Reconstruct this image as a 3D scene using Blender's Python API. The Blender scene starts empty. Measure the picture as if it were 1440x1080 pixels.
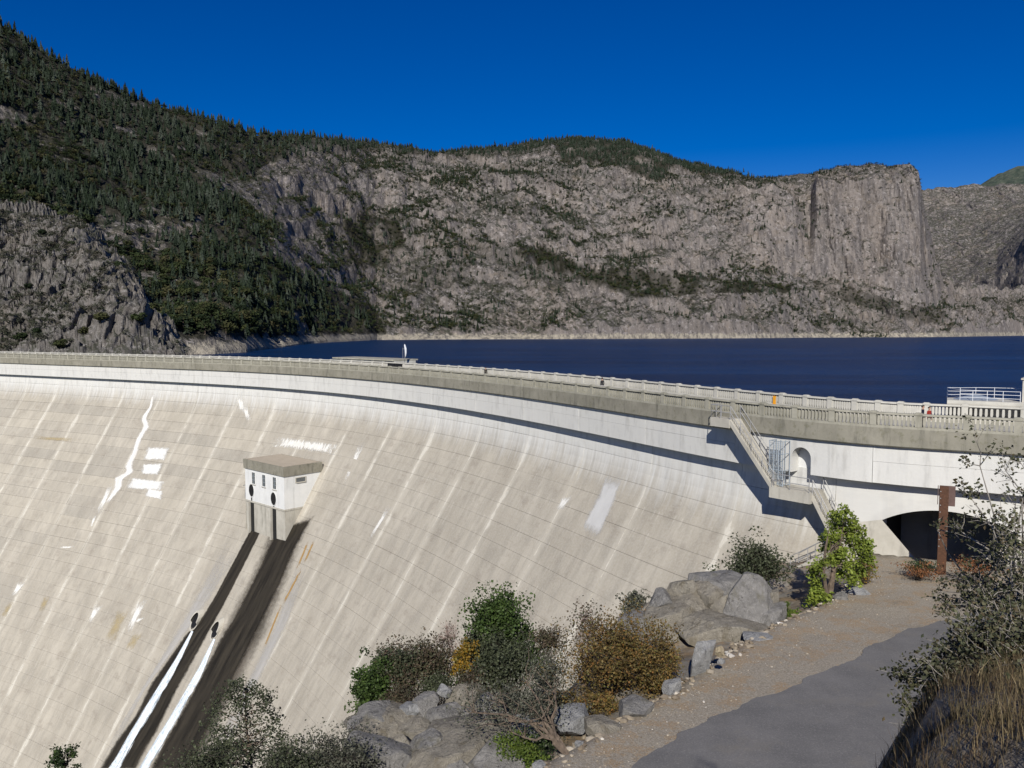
import bpy, bmesh, math, random
import numpy as np
from mathutils import Vector, Matrix
R = math.radians
rng = np.random.default_rng(7)
random.seed(7)
SC = bpy.context.scene
COL = SC.collection

# ------------------------------------------------------------------ camera, sky, sun, exposure
# world: x right, y forward (upstream, over the dam), z up, metres; eye level is z = 0
F, HY = 1130.0, 462.0                      # focal length and horizon row of the 1440 x 1080 photograph
PITCH = math.atan((540 - HY) / F)
cam = bpy.data.cameras.new('camera'); camo = bpy.data.objects.new('camera', cam); COL.objects.link(camo)
cam.sensor_width = 36.0; cam.lens = 36.0 * F / 1440.0
cam.clip_start = 0.1; cam.clip_end = 30000
camo.rotation_euler = (R(90) - PITCH, 0, 0)
SC.camera = camo
SUN = Vector((-0.14, -1.0, 0.68)).normalized()
wd = bpy.data.worlds.new('World'); SC.world = wd; wd.use_nodes = True
nt = wd.node_tree; nt.nodes.clear()
sky = nt.nodes.new('ShaderNodeTexSky'); sky.sky_type = 'NISHITA'; sky.sun_disc = False
sky.sun_elevation = math.asin(SUN.z); sky.sun_rotation = math.atan2(SUN.x, SUN.y)
sky.altitude = 1200; sky.air_density = 0.95; sky.dust_density = 0.12; sky.ozone_density = 4.0
hs = nt.nodes.new('ShaderNodeHueSaturation'); hs.inputs['Hue'].default_value = 0.52; hs.inputs['Saturation'].default_value = 1.46; hs.inputs['Value'].default_value = 1.36
bg = nt.nodes.new('ShaderNodeBackground'); bg.inputs[1].default_value = 0.05
wo = nt.nodes.new('ShaderNodeOutputWorld')
nt.links.new(sky.outputs[0], hs.inputs['Color']); nt.links.new(hs.outputs[0], bg.inputs[0]); nt.links.new(bg.outputs[0], wo.inputs[0])
sl = bpy.data.lights.new('sun', 'SUN'); sl.energy = 5.0; sl.angle = R(0.53); sl.color = (1.0, 0.95, 0.87)
so = bpy.data.objects.new('sun', sl); COL.objects.link(so)
so.rotation_euler = SUN.to_track_quat('Z', 'Y').to_euler(); so.location = SUN * 300
SC.view_settings.view_transform = 'Standard'; SC.view_settings.look = 'None'
SC.view_settings.exposure = 0.15; SC.view_settings.gamma = 1.0
SC.render.engine = 'CYCLES'
SC.cycles.max_bounces = 5; SC.cycles.diffuse_bounces = 2; SC.cycles.glossy_bounces = 2
SC.cycles.transparent_max_bounces = 8; SC.cycles.caustics_reflective = False; SC.cycles.caustics_refractive = False
SC.cycles.use_denoising = True

# ------------------------------------------------------------------ projection helpers (surveying from the photograph)
CP, SP = math.cos(PITCH), math.sin(PITCH)
def ray(x, y):
    u = (x - 720.0) / F; v = (540.0 - y) / F
    return np.array([u, CP + v * SP, -SP + v * CP])
def at_z(x, y, z):
    r = ray(x, y); return r * (z / r[2])
def at_y(x, y, Y):
    r = ray(x, y); return r * (Y / r[1])
def proj(P):
    P = np.asarray(P, float)
    d = P[..., 1] * CP - P[..., 2] * SP
    up = P[..., 1] * SP + P[..., 2] * CP
    d = np.where(d < 0.05, 0.05, d)
    return np.stack([720 + F * P[..., 0] / d, 540 - F * up / d], -1)

# ------------------------------------------------------------------ numpy noise
def _h(ix, iy, iz, seed):
    n = (ix * 374761393 + iy * 668265263 + iz * 2147483647 + seed * 1274126177) & 0xffffffff
    n = ((n ^ (n >> 13)) * 1274126177) & 0xffffffff
    n = ((n ^ (n >> 16)) * 2246822519) & 0xffffffff
    return ((n ^ (n >> 15)) & 0xffff) / 65535.0 * 2 - 1
def vnoise(p, seed=0):
    p = np.asarray(p, float); i = np.floor(p).astype(np.int64); f = p - i
    f = f * f * f * (f * (f * 6 - 15) + 10)
    o = 0
    for dx in (0, 1):
        wx = f[..., 0] if dx else 1 - f[..., 0]
        for dy in (0, 1):
            wy = f[..., 1] if dy else 1 - f[..., 1]
            for dz in (0, 1):
                wz = f[..., 2] if dz else 1 - f[..., 2]
                o = o + wx * wy * wz * _h(i[..., 0] + dx, i[..., 1] + dy, i[..., 2] + dz, seed)
    return o
def fbm(p, octv=4, seed=0, gain=0.5, ridged=False):
    o = 0; a = 1.0; q = np.asarray(p, float); t = 0
    for k in range(octv):
        n = vnoise(q, seed + k * 17)
        if ridged: n = 1 - 2 * np.abs(n)
        o = o + a * n; t += a; a *= gain; q = q * 2.03 + 11.7
    return o / t
def sstep(a, b, x):
    t = np.clip((np.asarray(x, float) - a) / (b - a), 0, 1); return t * t * (3 - 2 * t)
def inpoly(pts, poly):
    x, y = pts[..., 0], pts[..., 1]; c = np.zeros(x.shape, bool); n = len(poly)
    for i in range(n):
        x1, y1 = poly[i]; x2, y2 = poly[(i + 1) % n]
        cond = ((y1 > y) != (y2 > y)) & (x < (x2 - x1) * (y - y1) / ((y2 - y1) + 1e-12) + x1)
        c ^= cond
    return c

# ------------------------------------------------------------------ object helpers
def tag(o, label=None, cat=None, group=None, kind=None):
    if label: o['label'] = label
    if cat: o['category'] = cat
    if group: o['group'] = group
    if kind: o['kind'] = kind
    return o
def empty(name, loc=(0, 0, 0), rz=0.0, parent=None):
    o = bpy.data.objects.new(name, None); COL.objects.link(o); o.location = loc; o.rotation_euler = (0, 0, rz)
    o.empty_display_size = 0.2
    if parent: o.parent = parent
    return o
def mesh_np(name, V, Fc, mat=None, parent=None, uv=None, smooth=False, attrs=None, mats=None, midx=None, world=True):
    """V (n,3); Fc (m,3) or (m,4) array, or list of such arrays, or python list of index lists"""
    V = np.asarray(V, float)
    if parent is not None and world:
        mw = np.array(parent.matrix_basis if parent.parent is None else parent.parent.matrix_basis @ parent.matrix_basis)
        inv = np.linalg.inv(mw); V = V @ inv[:3, :3].T + inv[:3, 3]
    me = bpy.data.meshes.new(name)
    if isinstance(Fc, np.ndarray): Fc = [Fc]
    if len(Fc) and isinstance(Fc[0], np.ndarray):
        lv = np.concatenate([f.ravel() for f in Fc]).astype(np.int32)
        cnt = np.concatenate([np.full(len(f), f.shape[1]) for f in Fc])
    else:
        lv = np.array([i for f in Fc for i in f], np.int32); cnt = np.array([len(f) for f in Fc])
    st = np.concatenate([[0], np.cumsum(cnt)[:-1]]).astype(np.int32)
    me.vertices.add(len(V)); me.vertices.foreach_set('co', V.astype(np.float32).ravel())
    me.loops.add(len(lv)); me.loops.foreach_set('vertex_index', lv)
    me.polygons.add(len(cnt)); me.polygons.foreach_set('loop_start', st)
    try: me.polygons.foreach_set('loop_total', cnt.astype(np.int32))
    except Exception: pass
    if midx is not None: me.polygons.foreach_set('material_index', np.asarray(midx, np.int32))
    me.polygons.foreach_set('use_smooth', np.full(len(cnt), bool(smooth)))
    if uv is not None:
        l = me.uv_layers.new(name='UVMap'); l.data.foreach_set('uv', np.asarray(uv, np.float32)[lv].ravel())
    if attrs:
        for k, a in attrs.items():
            at = me.attributes.new(k, 'FLOAT', 'POINT'); at.data.foreach_set('value', np.asarray(a, np.float32))
    me.update(calc_edges=True); me.validate()
    for m in (mats or ([mat] if mat else [])): me.materials.append(m)
    o = bpy.data.objects.new(name, me); COL.objects.link(o)
    if parent is not None: o.parent = parent
    return o
class MB:
    """collects boxes, tubes and quads of ONE mesh"""
    def __init__(s): s.v = []; s.f = []
    def add(s, V, Fc):
        b = len(s.v); s.v += [tuple(float(c) for c in p) for p in V]; s.f += [[i + b for i in f] for f in Fc]
    def hexa(s, c):                                   # 8 corners: bottom 4 (ccw), top 4
        s.add(c, [[3, 2, 1, 0], [4, 5, 6, 7], [0, 1, 5, 4], [1, 2, 6, 5], [2, 3, 7, 6], [3, 0, 4, 7]])
    def box(s, c, d, rz=0.0):
        cx, cy, cz = c; hx, hy, hz = d[0] / 2, d[1] / 2, d[2] / 2; C, S = math.cos(rz), math.sin(rz)
        q = []
        for z in (-hz, hz):
            for x, y in ((-hx, -hy), (hx, -hy), (hx, hy), (-hx, hy)):
                q.append((cx + x * C - y * S, cy + x * S + y * C, cz + z))
        s.hexa(q)
    def tube(s, pts, r, n=6, cap=True):
        pts = [np.asarray(p, float) for p in pts]; rr = r if hasattr(r, '__len__') else [r] * len(pts)
        rings = []
        for i, p in enumerate(pts):
            t = pts[min(i + 1, len(pts) - 1)] - pts[max(i - 1, 0)]; t = t / (np.linalg.norm(t) + 1e-9)
            a = np.array([0, 0, 1.0]) if abs(t[2]) < 0.9 else np.array([1.0, 0, 0])
            u = np.cross(t, a); u /= np.linalg.norm(u); w = np.cross(t, u)
            rings.append([p + rr[i] * (math.cos(2 * math.pi * k / n) * u + math.sin(2 * math.pi * k / n) * w) for k in range(n)])
        V = [q for g in rings for q in g]; Fc = []
        for i in range(len(pts) - 1):
            for k in range(n): Fc.append([i * n + k, i * n + (k + 1) % n, (i + 1) * n + (k + 1) % n, (i + 1) * n + k])
        if cap: Fc += [list(range(n))[::-1], [(len(pts) - 1) * n + k for k in range(n)]]
        s.add(V, Fc)
    def build(s, name, mat, parent=None, smooth=False, world=True):
        return mesh_np(name, np.array(s.v), s.f, mat, parent, smooth=smooth, world=world)
def grid_faces(nr, nc):
    a = (np.arange(nr - 1)[:, None] * nc + np.arange(nc - 1)[None]).ravel()
    return np.stack([a, a + 1, a + nc + 1, a + nc], 1)

# ------------------------------------------------------------------ node helpers
class NT:
    def __init__(s, name):
        s.m = bpy.data.materials.new(name); s.m.use_nodes = True; s.t = s.m.node_tree
        s.b = s.t.nodes['Principled BSDF']; s.out = s.t.nodes['Material Output']
    def n(s, ty, **kw):
        x = s.t.nodes.new(ty)
        for k, v in kw.items(): setattr(x, k, v)
        return x
    def set(s, sock, v):
        if hasattr(v, 'is_output'): s.t.links.new(v, sock)
        elif isinstance(v, (tuple, list)) and len(v) == 3 and sock.type == 'RGBA': sock.default_value = (*v, 1)
        else: sock.default_value = v
    def obj(s): return s.n('ShaderNodeTexCoord').outputs['Object']
    def uv(s): return s.n('ShaderNodeTexCoord').outputs['UV']
    def pos(s): return s.n('ShaderNodeNewGeometry').outputs['Position']
    def island(s): return s.n('ShaderNodeNewGeometry').outputs['Random Per Island']
    def orand(s): return s.n('ShaderNodeObjectInfo').outputs['Random']
    def attr(s, k): return s.n('ShaderNodeAttribute', attribute_name=k).outputs['Fac']
    def map(s, vec, sc): 
        x = s.n('ShaderNodeVectorMath', operation='MULTIPLY'); s.set(x.inputs[0], vec); x.inputs[1].default_value = sc; return x.outputs[0]
    def sep(s, vec):
        x = s.n('ShaderNodeSeparateXYZ'); s.set(x.inputs[0], vec); return x.outputs
    def comb(s, a, b, c):
        x = s.n('ShaderNodeCombineXYZ'); s.set(x.inputs[0], a); s.set(x.inputs[1], b); s.set(x.inputs[2], c); return x.outputs[0]
    def noise(s, vec, sc, det=4.0, ro=0.55, dist=0.0):
        x = s.n('ShaderNodeTexNoise'); s.set(x.inputs['Vector'], vec); x.inputs['Scale'].default_value = sc
        x.inputs['Detail'].default_value = det; x.inputs['Roughness'].default_value = ro; x.inputs['Distortion'].default_value = dist
        return x.outputs['Fac']
    def voro(s, vec, sc, feat='F1'):
        x = s.n('ShaderNodeTexVoronoi', feature=feat); s.set(x.inputs['Vector'], vec); x.inputs['Scale'].default_value = sc
        return x.outputs['Distance']
    def m2(s, op, a, b=0.0, c=0.0, clamp=False):
        x = s.n('ShaderNodeMath', operation=op, use_clamp=clamp); s.set(x.inputs[0], a); s.set(x.inputs[1], b); s.set(x.inputs[2], c); return x.outputs[0]
    def ss(s, x, a, b, lo=0.0, hi=1.0):
        r = s.n('ShaderNodeMapRange', interpolation_type='SMOOTHSTEP'); s.set(r.inputs[0], x)
        r.inputs[1].default_value = a; r.inputs[2].default_value = b; r.inputs[3].default_value = lo; r.inputs[4].default_value = hi; return r.outputs[0]
    def mix(s, f, a, b, mode='MIX'):
        x = s.n('ShaderNodeMix', data_type='RGBA', blend_type=mode); s.set(x.inputs[0], f); s.set(x.inputs[6], a); s.set(x.inputs[7], b); return x.outputs[2]
    def ramp(s, f, stops):
        x = s.n('ShaderNodeValToRGB'); s.set(x.inputs[0], f); e = x.color_ramp.elements
        while len(e) < len(stops): e.new(0.5)
        for k, (p, c) in enumerate(stops): e[k].position = p; e[k].color = (*c, 1)
        return x.outputs[0]
    def bump(s, h, st=0.5, d=0.02):
        x = s.n('ShaderNodeBump'); x.inputs['Strength'].default_value = st; x.inputs['Distance'].default_value = d
        s.set(x.inputs['Height'], h); s.t.links.new(x.outputs[0], s.b.inputs['Normal'])
    def fin(s, col, rough=0.9, spec=0.25, metal=0.0):
        s.set(s.b.inputs['Base Color'], col); s.set(s.b.inputs['Roughness'], rough)
        s.b.inputs['Specular IOR Level'].default_value = spec; s.b.inputs['Metallic'].default_value = metal
        return s.m
M = {}
def simple(name, col, rough=0.8, metal=0.0, var=0.25, sc=3.0, spec=0.3):
    t = NT(name); n = t.noise(t.obj(), sc, 5, 0.6)
    c2 = tuple(c * (1 - var) for c in col); c1 = tuple(min(1, c * (1 + var * 0.6)) for c in col)
    M[name] = t.fin(t.ramp(n, [(0.3, c2), (0.7, c1)]), rough, spec, metal); return M[name]

# concrete of the sloping face; UV: x = joint index along the crest, y = metres down the slope
def mat_face(name, white):
    t = NT(name); uv = t.uv(); s = t.sep(uv); u, v = s[0], s[1]
    sm = t.comb(t.m2('MULTIPLY', u, 11.0), v, 0.0)
    big = t.noise(t.map(sm, (0.25, 0.10, 1)), 1.0, 4, 0.6)
    lift = t.noise(t.map(sm, (0.9, 0.22, 1)), 1.0, 4, 0.65)
    streak = t.noise(t.map(sm, (2.6, 0.12, 1)), 1.0, 5, 0.65)
    lay = t.noise(t.map(sm, (0.06, 1.9, 1)), 1.0, 3, 0.6)
    fine = t.noise(sm, 5.0, 4, 0.65)
    base = t.ramp(big, [(0.28, (0.295, 0.267, 0.218)), (0.5, (0.365, 0.334, 0.276)), (0.72, (0.435, 0.400, 0.333))])
    base = t.mix(t.ss(lift, 0.42, 0.66, 0.0, 0.5), base, (0.255, 0.236, 0.20))
    base = t.mix(t.ss(streak, 0.52, 0.75, 0, 0.28), base, (0.50, 0.475, 0.41))
    base = t.mix(t.ss(lay, 0.55, 0.8, 0, 0.4), base, (0.27, 0.235, 0.19))
    obj = t.island()
    base = t.mix(t.m2('MULTIPLY', t.ss(obj, 0.5, 1.0), 0.32), base, (0.225, 0.212, 0.185))
    base = t.mix(t.m2('MULTIPLY', t.ss(obj, 0.4, 0.0), 0.2), base, (0.46, 0.42, 0.335))
    pb = t.noise(t.map(sm, (0.35, 0.5, 1)), 1.0, 5, 0.7)
    base = t.mix(t.ss(pb, 0.52, 0.7, 0, 0.5), base, (0.225, 0.195, 0.16))
    base = t.mix(t.ss(fine, 0.35, 0.75, 0.0, 0.22), base, (0.55, 0.53, 0.48))
    dk = t.noise(t.map(sm, (3.3, 0.09, 1)), 1.0, 5, 0.7, 0.3); base = t.mix(t.ss(dk, 0.57, 0.75, 0, 0.30), base, (0.21, 0.19, 0.16))
    sp = t.noise(sm, 1.9, 5, 0.75); base = t.mix(t.ss(sp, 0.62, 0.74, 0, 0.28), base, (0.22, 0.185, 0.145)); base = t.mix(t.ss(sp, 0.4, 0.3, 0, 0.2), base, (0.52, 0.49, 0.43))
    # lime leaching from the vertical joints
    fr = t.m2('FRACT', u); d = t.m2('MULTIPLY', t.m2('MINIMUM', fr, t.m2('SUBTRACT', 1.0, fr)), 11.0)
    jn = t.noise(t.comb(t.m2('MULTIPLY', u, 4.0), t.m2('MULTIPLY', v, 0.22), 3.3), 1.0, 5, 0.7)
    wid = t.m2('MULTIPLY', t.ss(jn, 0.42, 0.75, 0.04, 1.1), t.ss(t.noise(t.comb(t.m2('MULTIPLY', t.m2('ROUND', u), 7.7), t.m2('MULTIPLY', v, 0.05), 1.0), 1.0, 2), 0.35, 0.62, 0.25, 1.0))
    lime = t.m2('MULTIPLY', t.m2('SUBTRACT', 1.0, t.m2('DIVIDE', d, wid), clamp=True), t.ss(fine, 0.25, 0.6, 0.3, 1.0))
    halo = t.m2('MULTIPLY', t.ss(d, 0.95, 0.05), t.ss(jn, 0.3, 0.7, 0.32, 0.62))
    base = t.mix(halo, base, (0.50, 0.47, 0.40))
    base = t.mix(t.m2('MINIMUM', t.m2('MULTIPLY', lime, 0.9), 0.5), base, (0.66, 0.635, 0.56))
    # drips below the lift lines
    lf = t.m2('FRACT', t.m2('DIVIDE', v, LIFT_V))
    drip = t.noise(t.map(sm, (4.2, 0.05, 1)), 1.0, 4, 0.7)
    dm = t.m2('MULTIPLY', t.ss(drip, 0.55, 0.72), t.ss(lf, 0.75, 0.0))
    base = t.mix(t.m2('MULTIPLY', dm, 0.5), base, (0.60, 0.57, 0.50))
    # bleached top of the face
    wn = t.m2('ADD', v, t.m2('MULTIPLY', t.m2('SUBTRACT', streak, 0.5), 6.0))
    wht = t.ss(wn, 6.2, 1.2) if not white else t.ss(streak, 0.2, 0.9, 0.95, 0.8)
    stn = t.noise(t.map(sm, (1.6, 0.35, 1)), 1.0, 4, 0.6)
    wc = t.mix(t.ss(stn, 0.48, 0.72, 0, 0.65), (0.64, 0.645, 0.625), (0.42, 0.425, 0.415))
    base = t.mix(t.m2('MULTIPLY', wht, 0.82), base, wc)
    t.bump(t.m2('ADD', fine, t.m2('MULTIPLY', streak, 0.6)), 0.35, 0.03)
    return t.fin(base, 0.92, 0.15)
LIFT_V = 2.1
M['face'] = mat_face('face_concrete', False)
M['white'] = mat_face('bleached_concrete', True)
def mat_concrete(name, a, b, c, sc=0.6, stain=0.5, moss=0.0):
    t = NT(name); p = t.pos()
    n1 = t.noise(p, sc, 5, 0.65); n2 = t.noise(p, sc * 7, 5, 0.7)
    st = t.noise(t.map(p, (1.3, 1.3, 0.25)), 1.2, 5, 0.65)
    col = t.ramp(n1, [(0.28, a), (0.72, b)])
    col = t.mix(t.ss(st, 0.5, 0.74, 0, stain), col, c)
    col = t.mix(t.ss(n2, 0.55, 0.8, 0, 0.35), col, tuple(min(1, x * 1.5) for x in a))
    if moss: col = t.mix(t.m2('MULTIPLY', t.ss(t.noise(p, 2.3, 4, 0.7), 0.52, 0.7), moss), col, (0.10, 0.10, 0.045))
    t.bump(n2, 0.4, 0.02)
    M[name] = t.fin(col, 0.93, 0.15); return M[name]
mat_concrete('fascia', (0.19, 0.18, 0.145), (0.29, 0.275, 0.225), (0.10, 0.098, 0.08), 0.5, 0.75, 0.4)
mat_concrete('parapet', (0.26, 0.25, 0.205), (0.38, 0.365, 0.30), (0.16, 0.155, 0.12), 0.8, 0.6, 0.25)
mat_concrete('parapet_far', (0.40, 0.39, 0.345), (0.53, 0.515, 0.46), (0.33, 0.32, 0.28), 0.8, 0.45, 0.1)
mat_concrete('concrete', (0.36, 0.34, 0.29), (0.50, 0.48, 0.42), (0.2, 0.19, 0.16), 0.6, 0.55)
mat_concrete('deck', (0.30, 0.29, 0.26), (0.4, 0.385, 0.35), (0.2, 0.2, 0.18), 0.4, 0.5)
mat_concrete('house', (0.60, 0.61, 0.60), (0.70, 0.70, 0.68), (0.42, 0.42, 0.40), 0.5, 0.45)
mat_concrete('roofing', (0.37, 0.32, 0.25), (0.43, 0.375, 0.30), (0.27, 0.235, 0.18), 0.7, 0.4)
mat_concrete('pit_shade', (0.035, 0.034, 0.032), (0.06, 0.057, 0.052), (0.02, 0.02, 0.018), 0.6, 0.5)  # concrete blackened so the shade inside openings is in its colour
simple('steel', (0.36, 0.36, 0.355), 0.6, 0.4, 0.2)
simple('mesh_steel', (0.42, 0.48, 0.53), 0.5, 0.5, 0.2)
simple('rail_paint', (0.62, 0.64, 0.66), 0.5, 0.0, 0.1)
simple('dark_opening', (0.012, 0.012, 0.013), 0.6, 0.0, 0.3)
simple('pane', (0.10, 0.11, 0.115), 0.25, 0.0, 0.3, 1.0, 0.5)
simple('sign_brown', (0.085, 0.040, 0.022), 0.55, 0.0, 0.4, 9.0)
simple('sign_grey', (0.115, 0.075, 0.065), 0.45, 0.0, 0.2, 5.0)
simple('orange', (0.75, 0.33, 0.02), 0.6, 0.0, 0.1)
simple('black_rubber', (0.02, 0.02, 0.02), 0.5)

# ------------------------------------------------------------------ dam axis in plan: the top edge of the downstream parapet, surveyed
HP = 5.5                                                # parapet top below the eye
HD = 6.85                                               # deck below the eye
H_FB = 7.75                                             # underside of the fascia beam
H_W2 = 10.35                                            # underside of the upper wall
_m = np.array([(-60, 495.2), (0, 496.2), (120, 499.0), (240, 502.4), (360, 506.0), (480, 510.8), (600, 518.6), (700, 527.5), (830, 541.5), (960, 555.6),
               (1040, 563.6), (1120, 571.0), (1200, 577.0), (1260, 580.3), (1326, 583.2), (1395, 586.4), (1440, 588.5), (1500, 592)])
_pc = np.polyfit(_m[:, 0] / 1000, _m[:, 1], 6)
_px = np.linspace(1490, -40, 900)
_P = np.array([at_z(x, np.polyval(_pc, x / 1000), -HP)[:2] for x in _px])
def _ext(P, n, curv):                                   # carry the line on beyond the frame
    d = P[-1] - P[-8]; a = math.atan2(d[1], d[0]); p = P[-1].copy(); out = []
    for k in range(n):
        a += curv; p = p + np.array([math.cos(a), math.sin(a)]); out.append(p.copy())
    return np.array(out)
_tail = _ext(_P, 75, 0.006); _head = _ext(_P[::-1], 30, 0.0)[::-1]
_P = np.concatenate([_head, _P, _tail])
_S = np.concatenate([[0], np.cumsum(np.linalg.norm(np.diff(_P, axis=0), axis=1))])
SG = np.arange(0, _S[-1], 0.5)
AX = np.stack([np.interp(SG, _S, _P[:, 0]), np.interp(SG, _S, _P[:, 1])], 1)
_k = np.hanning(25); _k /= _k.sum()                     # smooth
_pad = np.concatenate([AX[:1] + (AX[:1] - AX[1:13][::-1]), AX, AX[-1:] + (AX[-1:] - AX[-13:-1][::-1])])
AX = np.stack([np.convolve(_pad[:, i], _k, 'valid') for i in (0, 1)], 1)[:len(SG)]
TG = np.gradient(AX, axis=0); TG /= np.linalg.norm(TG, axis=1)[:, None]
NG = np.stack([-TG[:, 1], TG[:, 0]], 1)                 # left of travel (travel runs right to left, away) -> towards downstream
S_MAX = SG[-1]
def dam(s, o, z):
    s = np.asarray(s, float); b = np.broadcast_arrays(s, o, z); s, o, z = [np.asarray(x, float) for x in b]
    x = np.interp(s, SG, AX[:, 0]) + o * np.interp(s, SG, NG[:, 0]); y = np.interp(s, SG, AX[:, 1]) + o * np.interp(s, SG, NG[:, 1])
    return np.stack([x, y, z], -1)
_c = AX[np.argmin(np.abs(SG - 60))]; _t = np.array([NG[120]])
if (NG[len(SG) // 2] @ (-AX[len(SG) // 2])) < 0: NG = -NG   # downstream = the camera's side
def s_of(x, o, z):                                      # station along the crest seen at column x
    q = proj(dam(SG, o, z))[:, 0]; k = np.argmin(np.abs(q - x) + (dam(SG, o, z)[:, 1] < 20) * 1e5); 
    k = min(max(k, 1), len(SG) - 2); x0, x1 = q[k - 1], q[k + 1]
    return float(SG[k - 1] + (x - x0) / (x1 - x0 + 1e-9) * 1.0) if x1 != x0 else float(SG[k])
BAY = 2.75; JOINT = 11.0
S_J0 = s_of(743, -1.0, -H_W2) % JOINT                    # stations of the vertical joints
S_B0 = S_J0 % BAY
S_END = s_of(1150, 2.0, -14.0)                           # right end of the sloping face
S_END = S_J0 + JOINT * round((S_END - S_J0) / JOINT * 4) / 4
# profile of the sloping face
_hh = np.arange(H_W2 - 0.6, 105, 0.1)
_sl = 0.66 * np.clip((_hh - 10.9) / 5.0, 0, 1)
_oo = -1.2 + np.concatenate([[0], np.cumsum(_sl[:-1] * 0.1)])
_vv = np.concatenate([[0], np.cumsum(np.hypot(0.1, np.diff(_oo)))])
def o_f(H): return np.interp(H, _hh, _oo)
def v_f(H): return np.interp(H, _hh, _vv)
def H_v(v): return np.interp(v, _vv, _hh)
def face(s, H, off=0.0): return dam(s, o_f(H) + off, -np.asarray(H, float))
_ts = np.arange(S_END - 6, S_MAX, 0.5); _tH = np.arange(H_W2, 100, 0.35)
_TP = proj(face(_ts[:, None], _tH[None, :]))
def on_face(x, y):
    d = (_TP[..., 0] - x) ** 2 + (_TP[..., 1] - y) ** 2
    i, j = np.unravel_index(np.argmin(d), d.shape)
    s, H = _ts[i], _tH[j]
    for _ in range(4):                                   # Newton steps on the true surface
        p = proj(face(s, H)); ps = proj(face(s + 0.2, H)); ph = proj(face(s, H + 0.2))
        J = np.array([(ps - p) / 0.2, (ph - p) / 0.2]).T
        try: ds, dh = np.linalg.solve(J, np.array([x, y]) - p)
        except Exception: break
        s += np.clip(ds, -2, 2); H += np.clip(dh, -2, 2)
    return s, H

# ------------------------------------------------------------------ lake
def build_lake():
    t = NT('lake_water'); p = t.pos()
    w1 = t.noise(t.map(p, (0.35, 0.9, 1)), 1.0, 6, 0.65, 0.6); w2 = t.noise(t.map(p, (0.02, 0.07, 1)), 1.0, 4, 0.6, 0.8)
    patch = t.noise(t.map(p, (0.0022, 0.016, 1)), 1.0, 6, 0.7, 0.8)
    t.bump(t.m2('ADD', w1, t.m2('MULTIPLY', w2, 1.5)), 1.0, 1.6)
    t.b.inputs['IOR'].default_value = 1.33
    col = t.ramp(patch, [(0.35, (0.0008, 0.010, 0.040)), (0.62, (0.0016, 0.028, 0.098))])
    M['water'] = t.fin(col, 0.32, 0.22)
    V = [(-900, 100, -25), (9000, 100, -25), (9000, 9000, -25), (-900, 9000, -25)]
    # the lake starts behind the dam axis: follow it on the upstream side
    up = dam(np.arange(0, S_MAX, 6.0), -9.5, -25.0)
    V = [tuple(p) for p in up] + [(-1500, up[-1][1] + 60, -25), (-1500, 8000, -25), (9000, 8000, -25), (9000, up[0][1] - 10, -25), (up[0][0] + 40, up[0][1] - 10, -25)]
    bm = bmesh.new(); vs = [bm.verts.new(v) for v in V]; f = bm.faces.new(vs); bmesh.ops.triangulate(bm, faces=[f])
    bm.normal_update()
    for f in bm.faces:
        if f.normal.z < 0: f.normal_flip()
    me = bpy.data.meshes.new('lake'); bm.to_mesh(me); bm.free(); me.materials.append(M['water'])
    o = bpy.data.objects.new('lake', me); COL.objects.link(o); tag(o, kind='structure')
build_lake()

# ------------------------------------------------------------------ the dam
DAM = empty('dam', tuple(dam(90.0, 0, -100.0)))
tag(DAM, 'curved pale concrete dam with white balustrades crossing the whole picture', 'dam')
def slab(name, s0, s1, H0, H1, offs, thick, mat, parent, ns=4, nh=2, gap=(0.02, 0.015), fo=o_f, fv=v_f, tilt=0.0):
    """a curved concrete slab between two stations and two levels with its joints recessed"""
    ss = np.linspace(s0 + gap[0], s1 - gap[0], ns + 1); hs_ = np.linspace(H0 + gap[1], H1 - gap[1], nh + 1)
    A, B = np.meshgrid(ss, hs_)
    fr = dam(A, fo(B) + offs, -B); bk = dam(A, fo(B) + offs - thick, -B)
    n = A.size; V = np.concatenate([fr.reshape(-1, 3), bk.reshape(-1, 3)])
    uv = np.stack([(A - S_J0) / JOINT, fv(B)], -1).reshape(-1, 2); uv = np.concatenate([uv, uv])
    q = grid_faces(nh + 1, ns + 1)
    nc = ns + 1; idx = np.arange(n).reshape(nh + 1, nc)
    loop = np.concatenate([idx[0, :], idx[1:, -1], idx[-1, :-1][::-1], idx[1:-1, 0][::-1]])
    side = np.stack([loop, loop + n, np.roll(loop, -1) + n, np.roll(loop, -1)], 1)
    return V, [q, side], uv
def add_slab(name, *a, **k):
    mat, parent = a[6], a[7]
    V, Fc, uv = slab(name, *a, **k); return mesh_np(name, V, Fc, mat, parent, uv=uv)
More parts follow.
